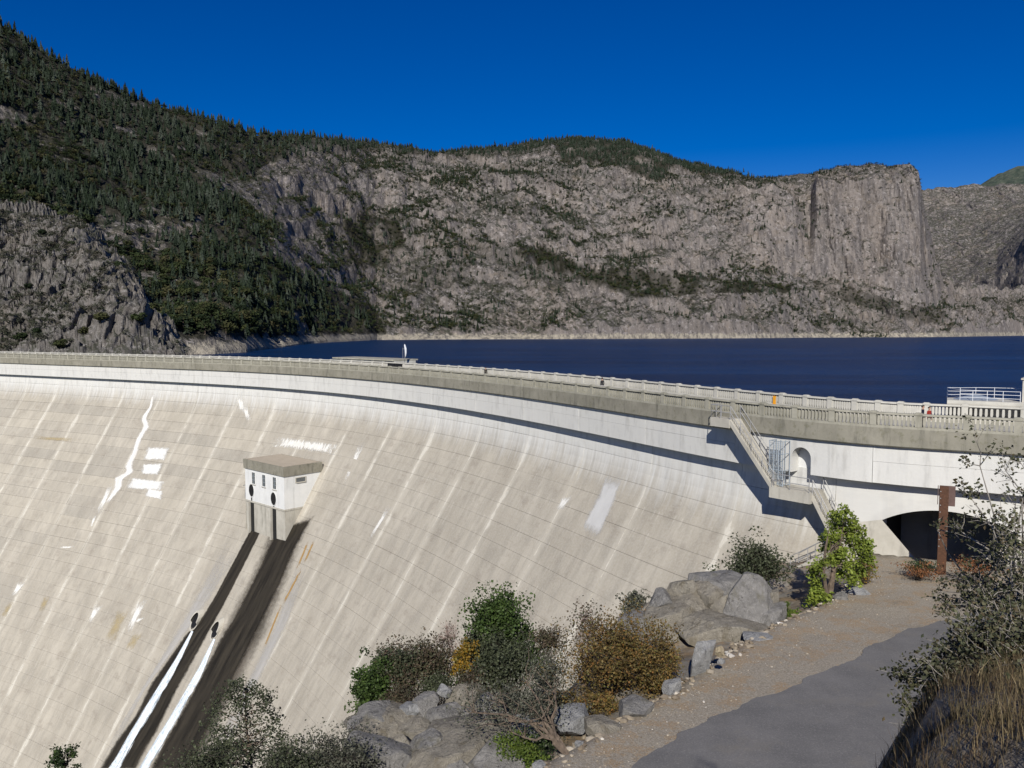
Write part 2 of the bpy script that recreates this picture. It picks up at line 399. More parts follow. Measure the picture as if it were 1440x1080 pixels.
def build_dam():
    # mass behind the joints
    S = np.arange(0, S_MAX, 2.5)
    prof = [(-9.3, HD), (-9.3, 100), (None, 100)]
    Hs = [H_W2 - 0.3, 10.9, 12, 13, 14, 15, 16, 20, 30, 50, 70, 90, 104]
    rows = []
    Sx = S[S > S_END - 0.5]; Sx = np.concatenate([[S_END + 0.02], Sx[1:]])
    for H in Hs: rows.append(dam(Sx, o_f(H) - 0.10, -H))
    for o, H in ((-9.2, 104), (-9.2, HD + 0.05), (-1.45, HD + 0.05), (-1.45, H_W2 - 0.3)): rows.append(dam(Sx, o, -H))
    V = np.array(rows); nr, nc = V.shape[:2]; q = grid_faces(nr, nc)
    b = np.arange(nr) * nc
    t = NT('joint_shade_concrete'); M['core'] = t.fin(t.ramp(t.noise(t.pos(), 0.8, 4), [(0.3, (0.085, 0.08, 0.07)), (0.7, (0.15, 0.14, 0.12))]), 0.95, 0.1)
    ends = [list(b), list(b + nc - 1)[::-1]]
    mesh_np('core', V.reshape(-1, 3), [list(f) for f in q] + ends, M['core'], DAM)
    # face slabs, one per pour: column between joints x lift
    lifts = [H_W2 - 0.3]; v = v_f(H_W2 - 0.3)
    while lifts[-1] < 78: v += LIFT_V; lifts.append(float(H_v(v)))
    cand = []
    k0 = math.floor((S_END - S_J0) / JOINT)
    k = k0
    while S_J0 + k * JOINT < S_MAX - 2:
        a = max(S_J0 + k * JOINT, S_END); b_ = min(S_J0 + (k + 1) * JOINT, S_MAX - 1)
        if b_ - a > 1:
            for i in range(len(lifts) - 1):
                c = face((a + b_) / 2, (lifts[i] + lifts[i + 1]) / 2); q = proj(c)
                # area seen, roughly
                p4 = proj(face(np.array([a, b_, b_, a]), np.array([lifts[i], lifts[i], lifts[i + 1], lifts[i + 1]])))
                ar = 0.5 * abs(sum(p4[m][0] * p4[(m + 1) % 4][1] - p4[(m + 1) % 4][0] * p4[m][1] for m in range(4)))
                vis = (-60 < q[0] < 1200) and q[1] < 1120 and not (q[0] > 480 and q[1] > 1010 - 0.38 * (q[0] - 480) + 60)
                cand.append((ar if vis else 0, a, b_, i))
        k += 1
    cand.sort(key=lambda c: -c[0])
    rest = ([], [], []); nb = 0
    for n, (ar, a, b_, i) in enumerate(cand):
        off = random.gauss(0, 0.010); nh = 2 if lifts[i] < 17 else 1
        args = ('concrete_panel', a, b_, lifts[i], lifts[i + 1], off, 0.09, M['face'], DAM)
        gp = (random.uniform(0.012, 0.03), random.uniform(0.006, 0.022))
        if n < 300 and ar > 0: add_slab(*args, ns=4, nh=nh, gap=gp)
        else:
            Vv, Fc, uv = slab(*args, ns=4, nh=nh, gap=gp)
            rest[0].append(Vv); rest[1].extend(f + nb for f in Fc); rest[2].append(uv); nb += len(Vv)
    o = mesh_np('far_concrete_panel', np.concatenate(rest[0]), rest[1], M['face'], DAM, uv=np.concatenate(rest[2])); tag(o, kind='stuff')
    # upper wall, two pours high, overhanging the face below
    fo = lambda H: np.full(np.shape(H), -0.35); fv = lambda H: np.asarray(H) - H_FB + 0.2
    s_n0, s_n1 = s_of(1113, -0.35, -10.0), s_of(1140, -0.35, -10.0)
    if s_n0 > s_n1: s_n0, s_n1 = s_n1, s_n0
    k = math.floor(-S_J0 / JOINT)
    while S_J0 + k * JOINT < S_MAX - 2:
        a = max(S_J0 + k * JOINT, 0.0); b_ = min(S_J0 + (k + 1) * JOINT, S_MAX - 1); k += 1
        if b_ - a < 0.6: continue
        Hm = H_FB + 1.15
        if a - 0.3 < s_n0 and s_n1 < b_ + 0.3:               # the pour with the arched niche
            nsx = np.concatenate([np.linspace(a + 0.02, s_n0, 4), s_n0 + (s_n1 - s_n0) * (0.5 - 0.5 * np.cos(np.linspace(0, math.pi, 13)[1:-1])), np.linspace(s_n1, b_ - 0.02, 4)])
            mid, hw = (s_n0 + s_n1) / 2, (s_n1 - s_n0) / 2
            def low(s): return np.where(np.abs(s - mid) < hw - 1e-6, H_FB + 0.72 + hw - np.sqrt(np.maximum(hw * hw - (s - mid) ** 2, 0)), H_W2)
            inn = np.abs(nsx - mid) < hw - 1e-6
            m = MB()
            for j in range(len(nsx) - 1):
                sa, sb = nsx[j], nsx[j + 1]; op = abs((sa + sb) / 2 - mid) < hw
                la = H_FB + 0.72 + hw - math.sqrt(max(hw * hw - (sa - mid) ** 2, 0)) if op else H_W2
                lb = H_FB + 0.72 + hw - math.sqrt(max(hw * hw - (sb - mid) ** 2, 0)) if op else H_W2
                ht = H_FB - 0.3
                c = [dam(s, o, -H) for s, o, H in ((sa, -0.35, la), (sb, -0.35, lb), (sb, -1.25, lb), (sa, -1.25, la), (sa, -0.35, ht), (sb, -0.35, ht), (sb, -1.25, ht), (sa, -1.25, ht))]
                m.hexa(c)
            Va = np.array(m.v); 
            sa_ = np.stack([nsx[:-1], nsx[1:], nsx[1:], nsx[:-1]] * 2, 1).ravel()
            uvv = np.stack([(sa_ - S_J0) / JOINT, -Va[:, 2] - H_FB + 0.2], -1)
            mesh_np('niche_wall', Va, m.f, M['white'], DAM, uv=uvv)
            m = MB()                                          # back and jambs of the niche
            for (sa, sb, oa, ob) in ((s_n0 - 0.4, s_n1 + 0.4, -1.26, -2.0),):
                m.hexa([dam(s, o, -H) for s, o, H in ((sa, oa, 13.2), (sb, oa, 13.2), (sb, ob, 13.2), (sa, ob, 13.2), (sa, oa, H_FB), (sb, oa, H_FB), (sb, ob, H_FB), (sa, ob, H_FB))])
            m.build('niche_back', M['house'], DAM)
            continue
        for (h0, h1) in ((H_FB - 0.3, Hm), (Hm, H_W2)):
            add_slab('wall_panel', a, b_, h0, h1, random.gauss(0, 0.008), 0.3, M['white'], DAM, ns=5, nh=1, gap=(random.uniform(0.01, 0.02), random.uniform(0.004, 0.012)), fo=fo, fv=fv)
    # deck with its edge beam
    S = np.concatenate([np.arange(0, S_MAX - 2, 1.375), [S_MAX - 2]])
    def sweep(name, prof, mat, parent=DAM, S=S):
        V = np.array([dam(S, o, -H) for o, H in prof]); nr, nc = V.shape[:2]
        Vc = np.concatenate([V, V[:1]]); q = grid_faces(nr + 1, nc); q = np.where(q >= nr * nc, q - nr * nc, q)
        b = np.arange(nr) * nc
        return mesh_np(name, V.reshape(-1, 3), [list(f) for f in q] + [list(b)[::-1], list(b + nc - 1)], mat, parent)
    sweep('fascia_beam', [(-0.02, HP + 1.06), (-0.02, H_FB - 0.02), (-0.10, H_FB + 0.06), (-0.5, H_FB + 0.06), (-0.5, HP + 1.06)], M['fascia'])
    sweep('upstream_wall', [(-8.9, HP + 1.06), (-8.4, HP + 1.06), (-8.4, HD + 0.4), (-8.9, 40)], M['concrete'])
    sweep('deck', [(-8.4, HD), (-0.5, HD), (-0.5, HD + 0.6), (-8.4, HD + 0.6)], M['deck'])
    return sweep
sweep = build_dam()

# ------------------------------------------------------------------ balustrades
def build_parapets():
    k0 = math.ceil(-S_B0 / BAY)
    piers = np.arange(S_B0, S_MAX - 3, BAY)
    nb = 9
    # one baluster and one pier, shared
    def unit_baluster(w, d, h):
        m = MB()
        secs = [(0, w * .62, d * .8), (0.12 * h, w * .7, d), (0.3 * h, w, d), (0.75 * h, w * .9, d), (h, w * .55, d * .8)]
        V = []
        for z, a, b in secs: V += [(-a / 2, -b / 2, z), (a / 2, -b / 2, z), (a / 2, b / 2, z), (-a / 2, b / 2, z)]
        Fc = [[3, 2, 1, 0], [16, 17, 18, 19]]
        for i in range(4):
            for j in range(4): Fc.append([i * 4 + j, i * 4 + (j + 1) % 4, (i + 1) * 4 + (j + 1) % 4, (i + 1) * 4 + j])
        return np.array(V), Fc
    def unit_pier(w, d, h):
        m = MB(); m.box((0, 0, h / 2), (w, d, h)); m.box((0, 0, h + 0.045), (w + 0.1, d + 0.10, 0.09)); m.box((0, 0, h + 0.115), (w - 0.06, d - 0.04, 0.05))
        return np.array(m.v), m.f
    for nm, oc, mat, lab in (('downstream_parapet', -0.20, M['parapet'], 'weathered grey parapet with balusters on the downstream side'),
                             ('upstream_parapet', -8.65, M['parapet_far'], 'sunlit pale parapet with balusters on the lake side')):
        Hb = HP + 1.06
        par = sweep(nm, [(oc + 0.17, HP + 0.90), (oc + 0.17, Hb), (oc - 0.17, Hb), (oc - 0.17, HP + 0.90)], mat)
        par['label'] = lab
        rail = sweep('top_rail', [(oc + 0.19, HP + 0.045), (oc + 0.21, HP + 0.16), (oc + 0.15, HP + 0.19), (oc - 0.15, HP + 0.19), (oc - 0.21, HP + 0.16), (oc - 0.19, HP + 0.045)], mat, None)
        # same parent as a sub-part
        rail.parent = par; rail.matrix_parent_inverse = par.matrix_basis.inverted()
        rail.matrix_parent_inverse = (DAM.matrix_basis).inverted()
        hb = 0.90 - 0.19
        BV, BF = unit_baluster(0.175, 0.20, hb + 0.02); PV, PF = unit_pier(0.42, 0.36, 0.80)
        bme = mesh_np('baluster', BV, BF, mat); pme = mesh_np('pier', PV, PF, mat)
        bmesh_, pmesh_ = bme.data, pme.data
        for t in (bme, pme): bpy.data.objects.remove(t)
        allb = []
        for s in piers:
            p = dam(s, oc, 0.0); t = np.array([np.interp(s, SG, TG[:, 0]), np.interp(s, SG, TG[:, 1])]); a = math.atan2(t[1], t[0])
            o = bpy.data.objects.new('pier', pmesh_); COL.objects.link(o); o.parent = par
            o.matrix_parent_inverse = DAM.matrix_basis.inverted()
            o.location = (p[0], p[1], -(HP + 0.90)); o.rotation_euler = (0, 0, a)
            for j in range(nb):
                sb = s + 0.42 / 2 + (BAY - 0.42) * (j + 0.5) / nb
                if sb > S_MAX - 3: continue
                pb = dam(sb, oc, 0.0); q = proj(np.array([pb[0], pb[1], -HP - 0.5]))
                allb.append((pb[1] if -30 < q[0] < 1470 else 1e4, pb, a))
        allb.sort(key=lambda x: x[0])
        rv, rf, n0 = [], [], 0
        for n, (d, p, a) in enumerate(allb):
            z = -(HP + 0.90) - 0.0
            if n < 300:
                o = bpy.data.objects.new('baluster', bmesh_); COL.objects.link(o); o.parent = par
                o.matrix_parent_inverse = DAM.matrix_basis.inverted()
                o.location = (p[0], p[1], z); o.rotation_euler = (0, 0, a)
            else:
                C, S_ = math.cos(a), math.sin(a); V = BV @ np.array([[C, S_, 0], [-S_, C, 0], [0, 0, 1]]) + (p[0], p[1], z)
                rv.append(V); rf += [[i + n0 for i in f] for f in BF]; n0 += len(V)
        if rv:
            o = mesh_np('far_baluster', np.concatenate(rv), rf, mat); o.parent = par
            o.matrix_parent_inverse = DAM.matrix_basis.inverted(); tag(o, kind='stuff')
build_parapets()

# ------------------------------------------------------------------ right-hand wing: vertical wall with the spillway arch
def build_wing():
    so = lambda x, H=14.0: s_of(x, -1.0, -H)
    sa, sb = so(1240, 12.6), so(1432, 12.6)                    # springing left and right (left has the larger station)
    if sa < sb: sa, sb = sb, sa
    mid, hw = (sa + sb) / 2, (sa - sb) / 2
    zt, zs = 11.95, 13.0                                      # crown, springing (below the eye)
    rad = (hw * hw + (zs - zt) ** 2) / (2 * (zs - zt))
    def arch(s): return zt + rad - math.sqrt(max(rad * rad - (s - mid) ** 2, 0))
    ws = np.concatenate([np.arange(0, sb, 1.2), np.linspace(sb, sa, 25), np.linspace(sa, S_END, 14)[1:]])
    m = MB(); uvs = []
    for i in range(len(ws) - 1):
        a, b = ws[i], ws[i + 1]; op = sb - 1e-6 < (a + b) / 2 < sa + 1e-6
        la, lb = (arch(a), arch(b)) if op else (27.0, 27.0)
        o0, o1 = -1.2, -2.8
        m.hexa([dam(s, o, -H) for s, o, H in ((a, o0, la), (b, o0, lb), (b, o1, lb), (a, o1, la), (a, o0, H_W2 - 0.3), (b, o0, H_W2 - 0.3), (b, o1, H_W2 - 0.3), (a, o1, H_W2 - 0.3))])
        uvs += [((s - S_J0) / JOINT * 0.0 + 0.31 + s * 0.01, (H - 10) * 0.6) for s, H in ((a, la), (b, lb), (b, lb), (a, la), (a, 10), (b, 10), (b, 10), (a, 10))]
    mesh_np('wing_wall', np.array(m.v), m.f, M['white'], DAM, uv=np.array(uvs))
    # abutment of the arch: sloping concrete cheek below the springing
    for side in (1, -1):
        m = MB(); e = sa if side > 0 else sb
        foot = e - side * 3.1
        def P(s, o, H): return dam(s, o, -H)
        m.add([P(e + side * 0.02, -1.17, zs - 0.02), P(foot, -0.75, 16.2), P(e + side * 2.6, -0.5, 16.9), P(e + side * 2.2, -1.15, zs + 0.5),
               P(e + side * 0.02, -14, 26.0), P(foot, -14, 28), P(foot, -14, 29), P(foot, -0.75, 29), P(e + side * 2.6, -0.5, 29)],
              [[0, 1, 2, 3], [0, 4, 5, 1], [1, 5, 6, 7], [1, 7, 8, 2]])
        m.build('arch_cheek', M['concrete'], DAM)
    m = MB()                                                   # chamber behind the arch, its shade painted in near-black
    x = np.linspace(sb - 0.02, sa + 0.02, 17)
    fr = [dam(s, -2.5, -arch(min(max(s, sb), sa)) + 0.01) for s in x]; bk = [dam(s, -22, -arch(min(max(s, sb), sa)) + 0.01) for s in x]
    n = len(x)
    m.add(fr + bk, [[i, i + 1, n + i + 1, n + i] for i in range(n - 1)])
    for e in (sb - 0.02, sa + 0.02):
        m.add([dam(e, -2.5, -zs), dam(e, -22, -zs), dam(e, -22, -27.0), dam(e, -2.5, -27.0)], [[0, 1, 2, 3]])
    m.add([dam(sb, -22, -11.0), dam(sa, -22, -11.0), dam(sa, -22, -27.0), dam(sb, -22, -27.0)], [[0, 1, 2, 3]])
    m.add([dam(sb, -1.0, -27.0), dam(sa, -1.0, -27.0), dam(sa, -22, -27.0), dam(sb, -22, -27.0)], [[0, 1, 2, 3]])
    m.build('spillway_chamber', M['pit_shade'], DAM)
    # end of the sloping face
    Hs = np.arange(H_W2, 40, 1.0)
    V = [dam(S_END, o_f(h) - 0.02, -h) for h in Hs] + [dam(S_END, -1.2, -h) for h in Hs]; n = len(Hs)
    mesh_np('face_end', np.array(V), [[i, i + 1, n + i + 1, n + i] for i in range(n - 1)], M['concrete'], DAM)
    return sa, sb, mid
WING = build_wing()

# ------------------------------------------------------------------ mountains beyond the lake
def build_terrain(name, keys, xs, seg, amp, seed, mat, lake_shore=True):
    """heightfield on a fan grid: for key bearings, a list of (sighted row, distance) from the foot to behind the ridge"""
    kx = np.array([k[0] for k in keys], float); L = len(keys[0][1])
    Y = np.array([[p[0] for p in k[1]] for k in keys], float); D = np.array([[p[1] for p in k[1]] for k in keys], float)
    t = np.concatenate([np.linspace(i, i + 1, n, endpoint=False) for i, n in enumerate(seg)] + [[L - 1]])
    def smooth_interp(xq, col):
        v = np.interp(xq, kx, col)
        return v
    ycol = np.stack([smooth_interp(xs, Y[:, l]) for l in range(L)], 1); dcol = np.stack([smooth_interp(xs, D[:, l]) for l in range(L)], 1)
    def along(a):
        i = np.clip(np.floor(t).astype(int), 0, L - 2); f = t - i
        return a[:, i] * (1 - f) + a[:, i + 1] * f
    # heights of the sighted points
    zc = np.zeros_like(ycol); xc = np.zeros_like(ycol)
    for l in range(L):
        v = (540 - ycol[:, l]) / F
        zc[:, l] = dcol[:, l] * (-SP + v * CP) / (CP + v * SP)
        xc[:, l] = (xs - 720) / F / (CP + 0.12 * SP)
    Z = along(zc); RD = along(dcol); U = along(xc)
    P = np.stack([U * RD, RD, Z], -1)
    return P, t
def rough_terrain(P, t, seed, a1, a2, a3, s1, s2, s3, rib, edge0=0.9):
    up = np.clip(t[None, :] / edge0, 0, 1)
    Q = P.copy()
    n1 = fbm(P / s1, 4, seed, 0.5, True); n2 = fbm(P / s2, 4, seed + 50, 0.55, True); n3 = fbm(P / s3, 3, seed + 90, 0.6)
    Q[..., 2] += up * (a1 * n1 + a2 * n2 + a3 * n3)
    q = P * np.array([1, 0.3, 0.35])
    rb = fbm(q / s2, 4, seed + 130, 0.55) 
    rb2 = fbm(q / s3, 3, seed + 170, 0.6, True)
    dirn = P[..., :2] / (np.linalg.norm(P[..., :2], axis=-1, keepdims=True) + 1e-9)
    Q[..., :2] += dirn * (up * rib * (rb + 0.4 * rb2))[..., None]
    return Q
LAKE_Z = -25.0
def lk(y): return 25.0 * F / (y - HY)
def mat_rock(name, base, dark, tan, ring, scale, streak_z=0.15, forest=True):
    t = NT(name); p = t.pos(); geo = t.n('ShaderNodeNewGeometry')
    nz = t.sep(geo.outputs['Normal'])[2]
    n1 = t.noise(p, scale, 6, 0.65); n2 = t.noise(p, scale * 5, 6, 0.72); n3 = t.noise(t.map(p, (1, 1, streak_z)), scale * 3, 5, 0.65)
    n4 = t.noise(p, scale * 18, 4, 0.7)
    col = t.ramp(n1, [(0.3, dark), (0.48, base), (0.7, tuple(min(1, c * 1.35) for c in base))])
    reg = t.noise(p, scale * 0.33, 4, 0.6); col = t.mix(t.ss(reg, 0.48, 0.62, 0, 0.55), col, tuple(min(1, c * k) for c, k in zip(base, (1.5, 1.36, 1.18))))
    reg2 = t.noise(t.map(p, (1, 1, 2.2)), scale * 0.6, 5, 0.65); col = t.mix(t.ss(reg2, 0.52, 0.66, 0, 0.6), col, tuple(c * k for c, k in zip(base, (0.62, 0.60, 0.60))))
    col = t.mix(t.ss(n3, 0.45, 0.72, 0, 0.6), col, tuple(c * 0.42 for c in base))
    col = t.mix(t.ss(t.noise(p, scale * 1.7, 5, 0.7), 0.53, 0.68, 0, 0.55), col, tan)
    steep = t.ss(nz, 0.72, 0.35)
    stk = t.noise(t.map(p, (1, 1, 0.06)), scale * 4, 5, 0.65); slabc = t.mix(t.ss(stk, 0.45, 0.65), tuple(min(1, c * k) for c, k in zip(base, (1.7, 1.62, 1.5))), tuple(c * 0.72 for c in base)); col = t.mix(t.m2('MULTIPLY', steep, 0.5), col, slabc)
    gent = t.ss(nz, 0.38, 0.72)
    scrub = t.m2('MULTIPLY', t.ss(n2, 0.44, 0.54), t.m2('MULTIPLY', gent, 0.9))
    col = t.mix(scrub, col, (0.046, 0.048, 0.034)); n6 = t.noise(p, scale * 7, 5, 0.8); col = t.mix(t.m2('MULTIPLY', t.ss(n6, 0.50, 0.56), t.m2('MULTIPLY', gent, 0.7)), col, (0.045, 0.047, 0.034)); col = t.mix(t.m2('MULTIPLY', t.ss(n6, 0.45, 0.38), 0.75), col, tuple(min(1, c * 2.1) for c in base))
    col = t.mix(t.ss(n4, 0.62, 0.72, 0, 0.6), col, tuple(min(1, c * 1.9) for c in base))
    col = t.mix(t.ss(n4, 0.40, 0.28, 0, 0.6), col, tuple(c * 0.3 for c in base))
    n5 = t.noise(t.map(p, (1, 1, 0.6)), scale * 9, 5, 0.75)
    col = t.mix(t.ss(n5, 0.59, 0.67, 0, 0.75), col, tuple(min(1, c * 2.3) for c in base)); col = t.mix(t.ss(n5, 0.44, 0.36, 0, 0.75), col, tuple(c * 0.28 for c in base))
    if forest: col = t.mix(t.m2('MULTIPLY', t.attr('forest'), t.ss(n2, 0.72, 0.55, 0.3, 0.96)), col, (0.020, 0.020, 0.013))
    if ring:
        z = t.sep(p)[2]; zz = t.m2('ADD', z, t.m2('MULTIPLY', t.m2('SUBTRACT', n2, 0.5), 22.0))
        col = t.mix(t.ss(zz, -10.5, -15.5, 0, 0.85), col, t.mix(t.ss(n5, 0.35, 0.62), (0.12, 0.11, 0.10), t.mix(n2, (0.30, 0.265, 0.20), (0.46, 0.42, 0.34))))
    t.bump(t.m2('ADD', n2, n4), 0.9, 0.25 / scale * 0.15)
    M[name] = t.fin(col, 0.95, 0.1); return M[name]
def build_mountains():
    def row(y0, d0, *rest): return [(y0, d0)] + list(rest)
    B = 60
    keys = [
        (-420, [(500, 560), (483, 590), (320, 800), (180, 1000), (20, 1200), (-170, 1400), (-100, 1900)]),
        (-150, [(500, 590), (483, 620), (330, 850), (210, 1050), (70, 1250), (-56, 1450), (0, 1950)]),
        (0, [(500, 640), (484, 670), (345, 920), (235, 1120), (125, 1320), (29, 1500), (80, 2000)]),
        (60, [(500, 660), (485, 690), (360, 940), (255, 1150), (160, 1360), (67, 1560), (110, 2100)]),
        (110, [(500, 690), (486, 715), (370, 960), (270, 1190), (185, 1400), (101, 1600), (150, 2100)]),
        (200, [(500, 735), (487, 760), (385, 1010), (300, 1260), (220, 1490), (143, 1720), (180, 2200)]),
        (300, [(498, 785), (482, 815), (400, 1080), (310, 1350), (240, 1620), (169, 1900), (210, 2500)]),
        (345, [(495.5, lk(495.5)), (485, 905), (400, 1150), (315, 1450), (250, 1750), (184, 2050), (225, 2700)]),
        (400, [(488, lk(488)), (480, 1160), (405, 1380), (320, 1650), (262, 1950), (193, 2250), (235, 2900)]),
        (440, [(483, lk(483)), (476.5, 1430), (405, 1600), (330, 1850), (265, 2100), (197, 2400), (240, 3000)]),
        (490, [(480, lk(480)), (474, 1660), (415, 1800), (335, 2030), (262, 2320), (198, 2600), (240, 3300)]),
        (530, [(478, lk(478)), (468, 1810), (420, 1950), (340, 2200), (252, 2500), (204, 2850), (245, 3500)]),
        (640, [(477.2, lk(477.2)), (466, 1885), (415, 2040), (350, 2250), (258, 2600), (214, 3100), (255, 3800)]),
        (720, [(477, lk(477)), (466, 1910), (410, 2090), (350, 2320), (255, 2680), (206, 3300), (250, 4000)]),
        (810, [(476.7, lk(476.7)), (466, 1950), (405, 2150), (345, 2420), (245, 2780), (197, 3500), (240, 4300)]),
        (870, [(476.4, lk(476.4)), (466, 1990), (405, 2170), (350, 2400), (248, 2760), (200, 3500), (240, 4300)]),
        (910, [(476.2, lk(476.2)), (466, 2010), (408, 2180), (362, 2390), (255, 2720), (213, 3400), (250, 4200)]),
        (960, [(476, lk(476)), (467, 2045), (418, 2180), (385, 2330), (272, 2650), (227, 3300), (260, 4000)]),
        (1010, [(475.8, lk(475.8)), (467, 2075), (415, 2220), (388, 2370), (280, 2640), (241, 3100), (275, 3700)]),
        (1062, [(475.5, lk(475.5)), (467, 2115), (412, 2260), (392, 2400), (275, 2590), (254, 2900), (285, 3400)]),
        (1085, [(475.3, lk(475.3)), (467, 2140), (412, 2290), (394, 2430), (272, 2580), (252, 2850), (285, 3300)]),
        (1112, [(475, lk(475)), (467, 2190), (414, 2330), (396, 2460), (290, 2560), (247, 2800), (285, 3300)]),
        (1121, [(474.9, lk(474.9)), (467, 2205), (414, 2340), (396, 2475), (296, 2590), (246, 2790), (285, 3300)]),
        (1137, [(474.8, lk(474.8)), (467, 2230), (418, 2370), (398, 2480), (292, 2610), (244, 2790), (285, 3300)]),
        (1145, [(474.7, lk(474.7)), (467, 2240), (420, 2380), (400, 2470), (262, 2560), (242, 2780), (285, 3300)]),
        (1175, [(474.6, lk(474.6)), (467, 2270), (432, 2400), (412, 2490), (265, 2590), (236, 2790), (285, 3300)]),
        (1230, [(474.4, lk(474.4)), (467, 2310), (440, 2420), (415, 2500), (270, 2590), (236, 2740), (285, 3200)]),
        (1275, [(474.2, lk(474.2)), (467, 2350), (442, 2440), (418, 2510), (255, 2600), (236, 2680), (290, 3100)]),
        (1286, [(474.1, lk(474.1)), (467, 2365), (443, 2450), (420, 2520), (262, 2600), (242, 2640), (300, 3000)]),
        (1291, [(474.1, lk(474.1)), (467, 2370), (443, 2455), (421, 2525), (285, 2610), (270, 2660), (300, 3000)]),
        (1302, [(474, lk(474)), (467, 2390), (444, 2480), (424, 2540), (350, 2640), (330, 2700), (330, 2900)]),
        (1325, [(473.8, lk(473.8)), (467, 2430), (446, 2540), (432, 2620), (420, 2700), (405, 2800), (400, 3000)]),
        (1345, [(473.6, lk(473.6)), (467, 2480), (448, 2600), (438, 2700), (432, 2800), (420, 2900), (410, 3000)]),
        (1440, [(472, lk(472)), (466, 2890), (445, 3000), (438, 3100), (430, 3200), (425, 3300), (415, 3400)]),
        (1800, [(471.5, lk(471.5)), (466, 3000), (445, 3100), (435, 3200), (428, 3300), (420, 3400), (415, 3500)]),
    ]
    xs = np.arange(-420, 1800, 2.3); seg = [7, 42, 46, 60, 62, 14]
    P, t = build_terrain('mountains', keys, xs, seg, 1, 3, None)
    P[:, 0, 2] = LAKE_Z - 0.5
    k = P[..., 1:2] / 2400.0
    Q = rough_terrain(P, t, 3, 46, 22, 9, 330.0, 95.0, 30.0, 26.0, 0.6)
    # near slopes get finer relief
    Q2 = rough_terrain(P, t, 3, 16, 9, 4, 220.0, 60.0, 18.0, 22.0)
    w = sstep(1200, 2200, P[..., 1])[..., None]; Q = Q * w + Q2 * (1 - w)
    dome = (sstep(1095, 1125, xs) * sstep(1310, 1290, xs))[:, None]
    rb_ = fbm(P * np.array([1, 0.25, 0.22]) / 46.0, 4, 333); dirn = P[..., :2] / np.linalg.norm(P[..., :2], axis=-1, keepdims=True)
    Q[..., :2] += dirn * (rb_ * 34 * dome * np.clip(t / 2, 0, 1)[None])[..., None]
    hb = 78.0; nz_ = fbm(P / np.array([300, 420, 9e9]), 4, 444, 0.6) * 2.6; kk = Q[..., 2] / hb + nz_; fl = np.floor(kk); zt_ = hb * (fl + sstep(0.5, 0.98, kk - fl) - nz_)
    mm = (np.clip(0.30 + 1.1 * fbm(P / np.array([240, 300, 150.0]), 3, 555), 0.0, 0.75) * (1 - 0.7 * dome)) * w[..., 0] * np.clip((t - 0.6) / 0.8, 0, 1)[None]; Q[..., 2] = Q[..., 2] * (1 - mm) + zt_ * mm
    led = fbm(P / np.array([260, 260, 70.0]), 3, 203); Q[..., 2] += (26 * (np.round(led * 4) / 4 - led)) * np.clip(t / 1.2, 0, 1)[None] * w[..., 0]
    # the shore keeps its line
    Q[:, 0] = P[:, 0]; Q[:, 0, 2] = LAKE_Z - 3
    # the ridge keeps its height
    dz = (Q[..., 2] - P[..., 2]); rt = np.exp(-((t - 5) / 0.35) ** 2)[None]; Q[..., 2] = P[..., 2] + dz * (1 - 0.72 * rt)
    return Q, t, xs
FOREST = [
    [(-500, -300), (0, 20), (110, 100), (220, 140), (320, 165), (400, 180), (450, 190), (400, 215), (330, 262), (335, 300), (395, 372), (470, 405), (528, 432), (545, 470), (480, 470), (330, 474), (200, 480), (-500, 480)],
]
PATCH = [  # (polygon, density, conifer share, size)
    ([(455, 330), (500, 300), (560, 310), (570, 340), (540, 378), (470, 375)], 0.75, 0.1, 0.8),
    ([(560, 375), (640, 340), (720, 352), (800, 385), (900, 398), (880, 408), (760, 392), (640, 405), (580, 408)], 0.35, 0.5, 0.8),
    ([(715, 350), (760, 345), (830, 378), (900, 378), (1000, 390), (1115, 400), (1110, 412), (1000, 412), (900, 420), (850, 405), (760, 378)], 0.9, 0.1, 0.85),
    ([(1130, 398), (1170, 392), (1220, 412), (1330, 440), (1330, 455), (1290, 455), (1180, 420)], 0.55, 0.1, 0.8),
    ([(480, 186), (640, 200), (760, 190), (810, 184), (760, 215), (640, 222), (560, 216), (480, 205)], 0.55, 1.0, 0.8),
    ([(780, 190), (870, 188), (960, 218), (1050, 246), (1000, 246), (940, 240), (930, 258), (860, 232), (790, 228)], 0.75, 1.0, 0.75),
    ([(1060, 240), (1290, 226), (1290, 240), (1060, 256)], 0.12, 1.0, 0.6),
    ([(380, 180), (500, 185), (500, 215), (420, 222), (370, 230)], 0.5, 1.0, 0.9),
    ([(640, 285), (780, 285), (840, 296), (830, 306), (640, 300)], 0.18, 0.6, 0.8),
    ([(540, 420), (700, 410), (960, 420), (960, 468), (540, 468)], 0.07, 0.2, 0.7),
    ([(470, 295), (560, 300), (660, 330), (730, 350), (850, 385), (840, 410), (700, 408), (560, 408), (480, 380)], 0.22, 0.4, 0.75),
    ([(420, 215), (640, 222), (800, 235), (930, 262), (1040, 262), (1040, 285), (860, 268), (640, 250), (430, 250)], 0.16, 0.55, 0.7),
    ([(840, 296), (960, 300), (1060, 330), (1060, 390), (900, 372)], 0.06, 0.2, 0.7),
    ([(960, 415), (1120, 412), (1240, 430), (1340, 455), (1340, 466), (960, 466)], 0.10, 0.2, 0.7),
]
MQ, MT, MX = build_mountains()
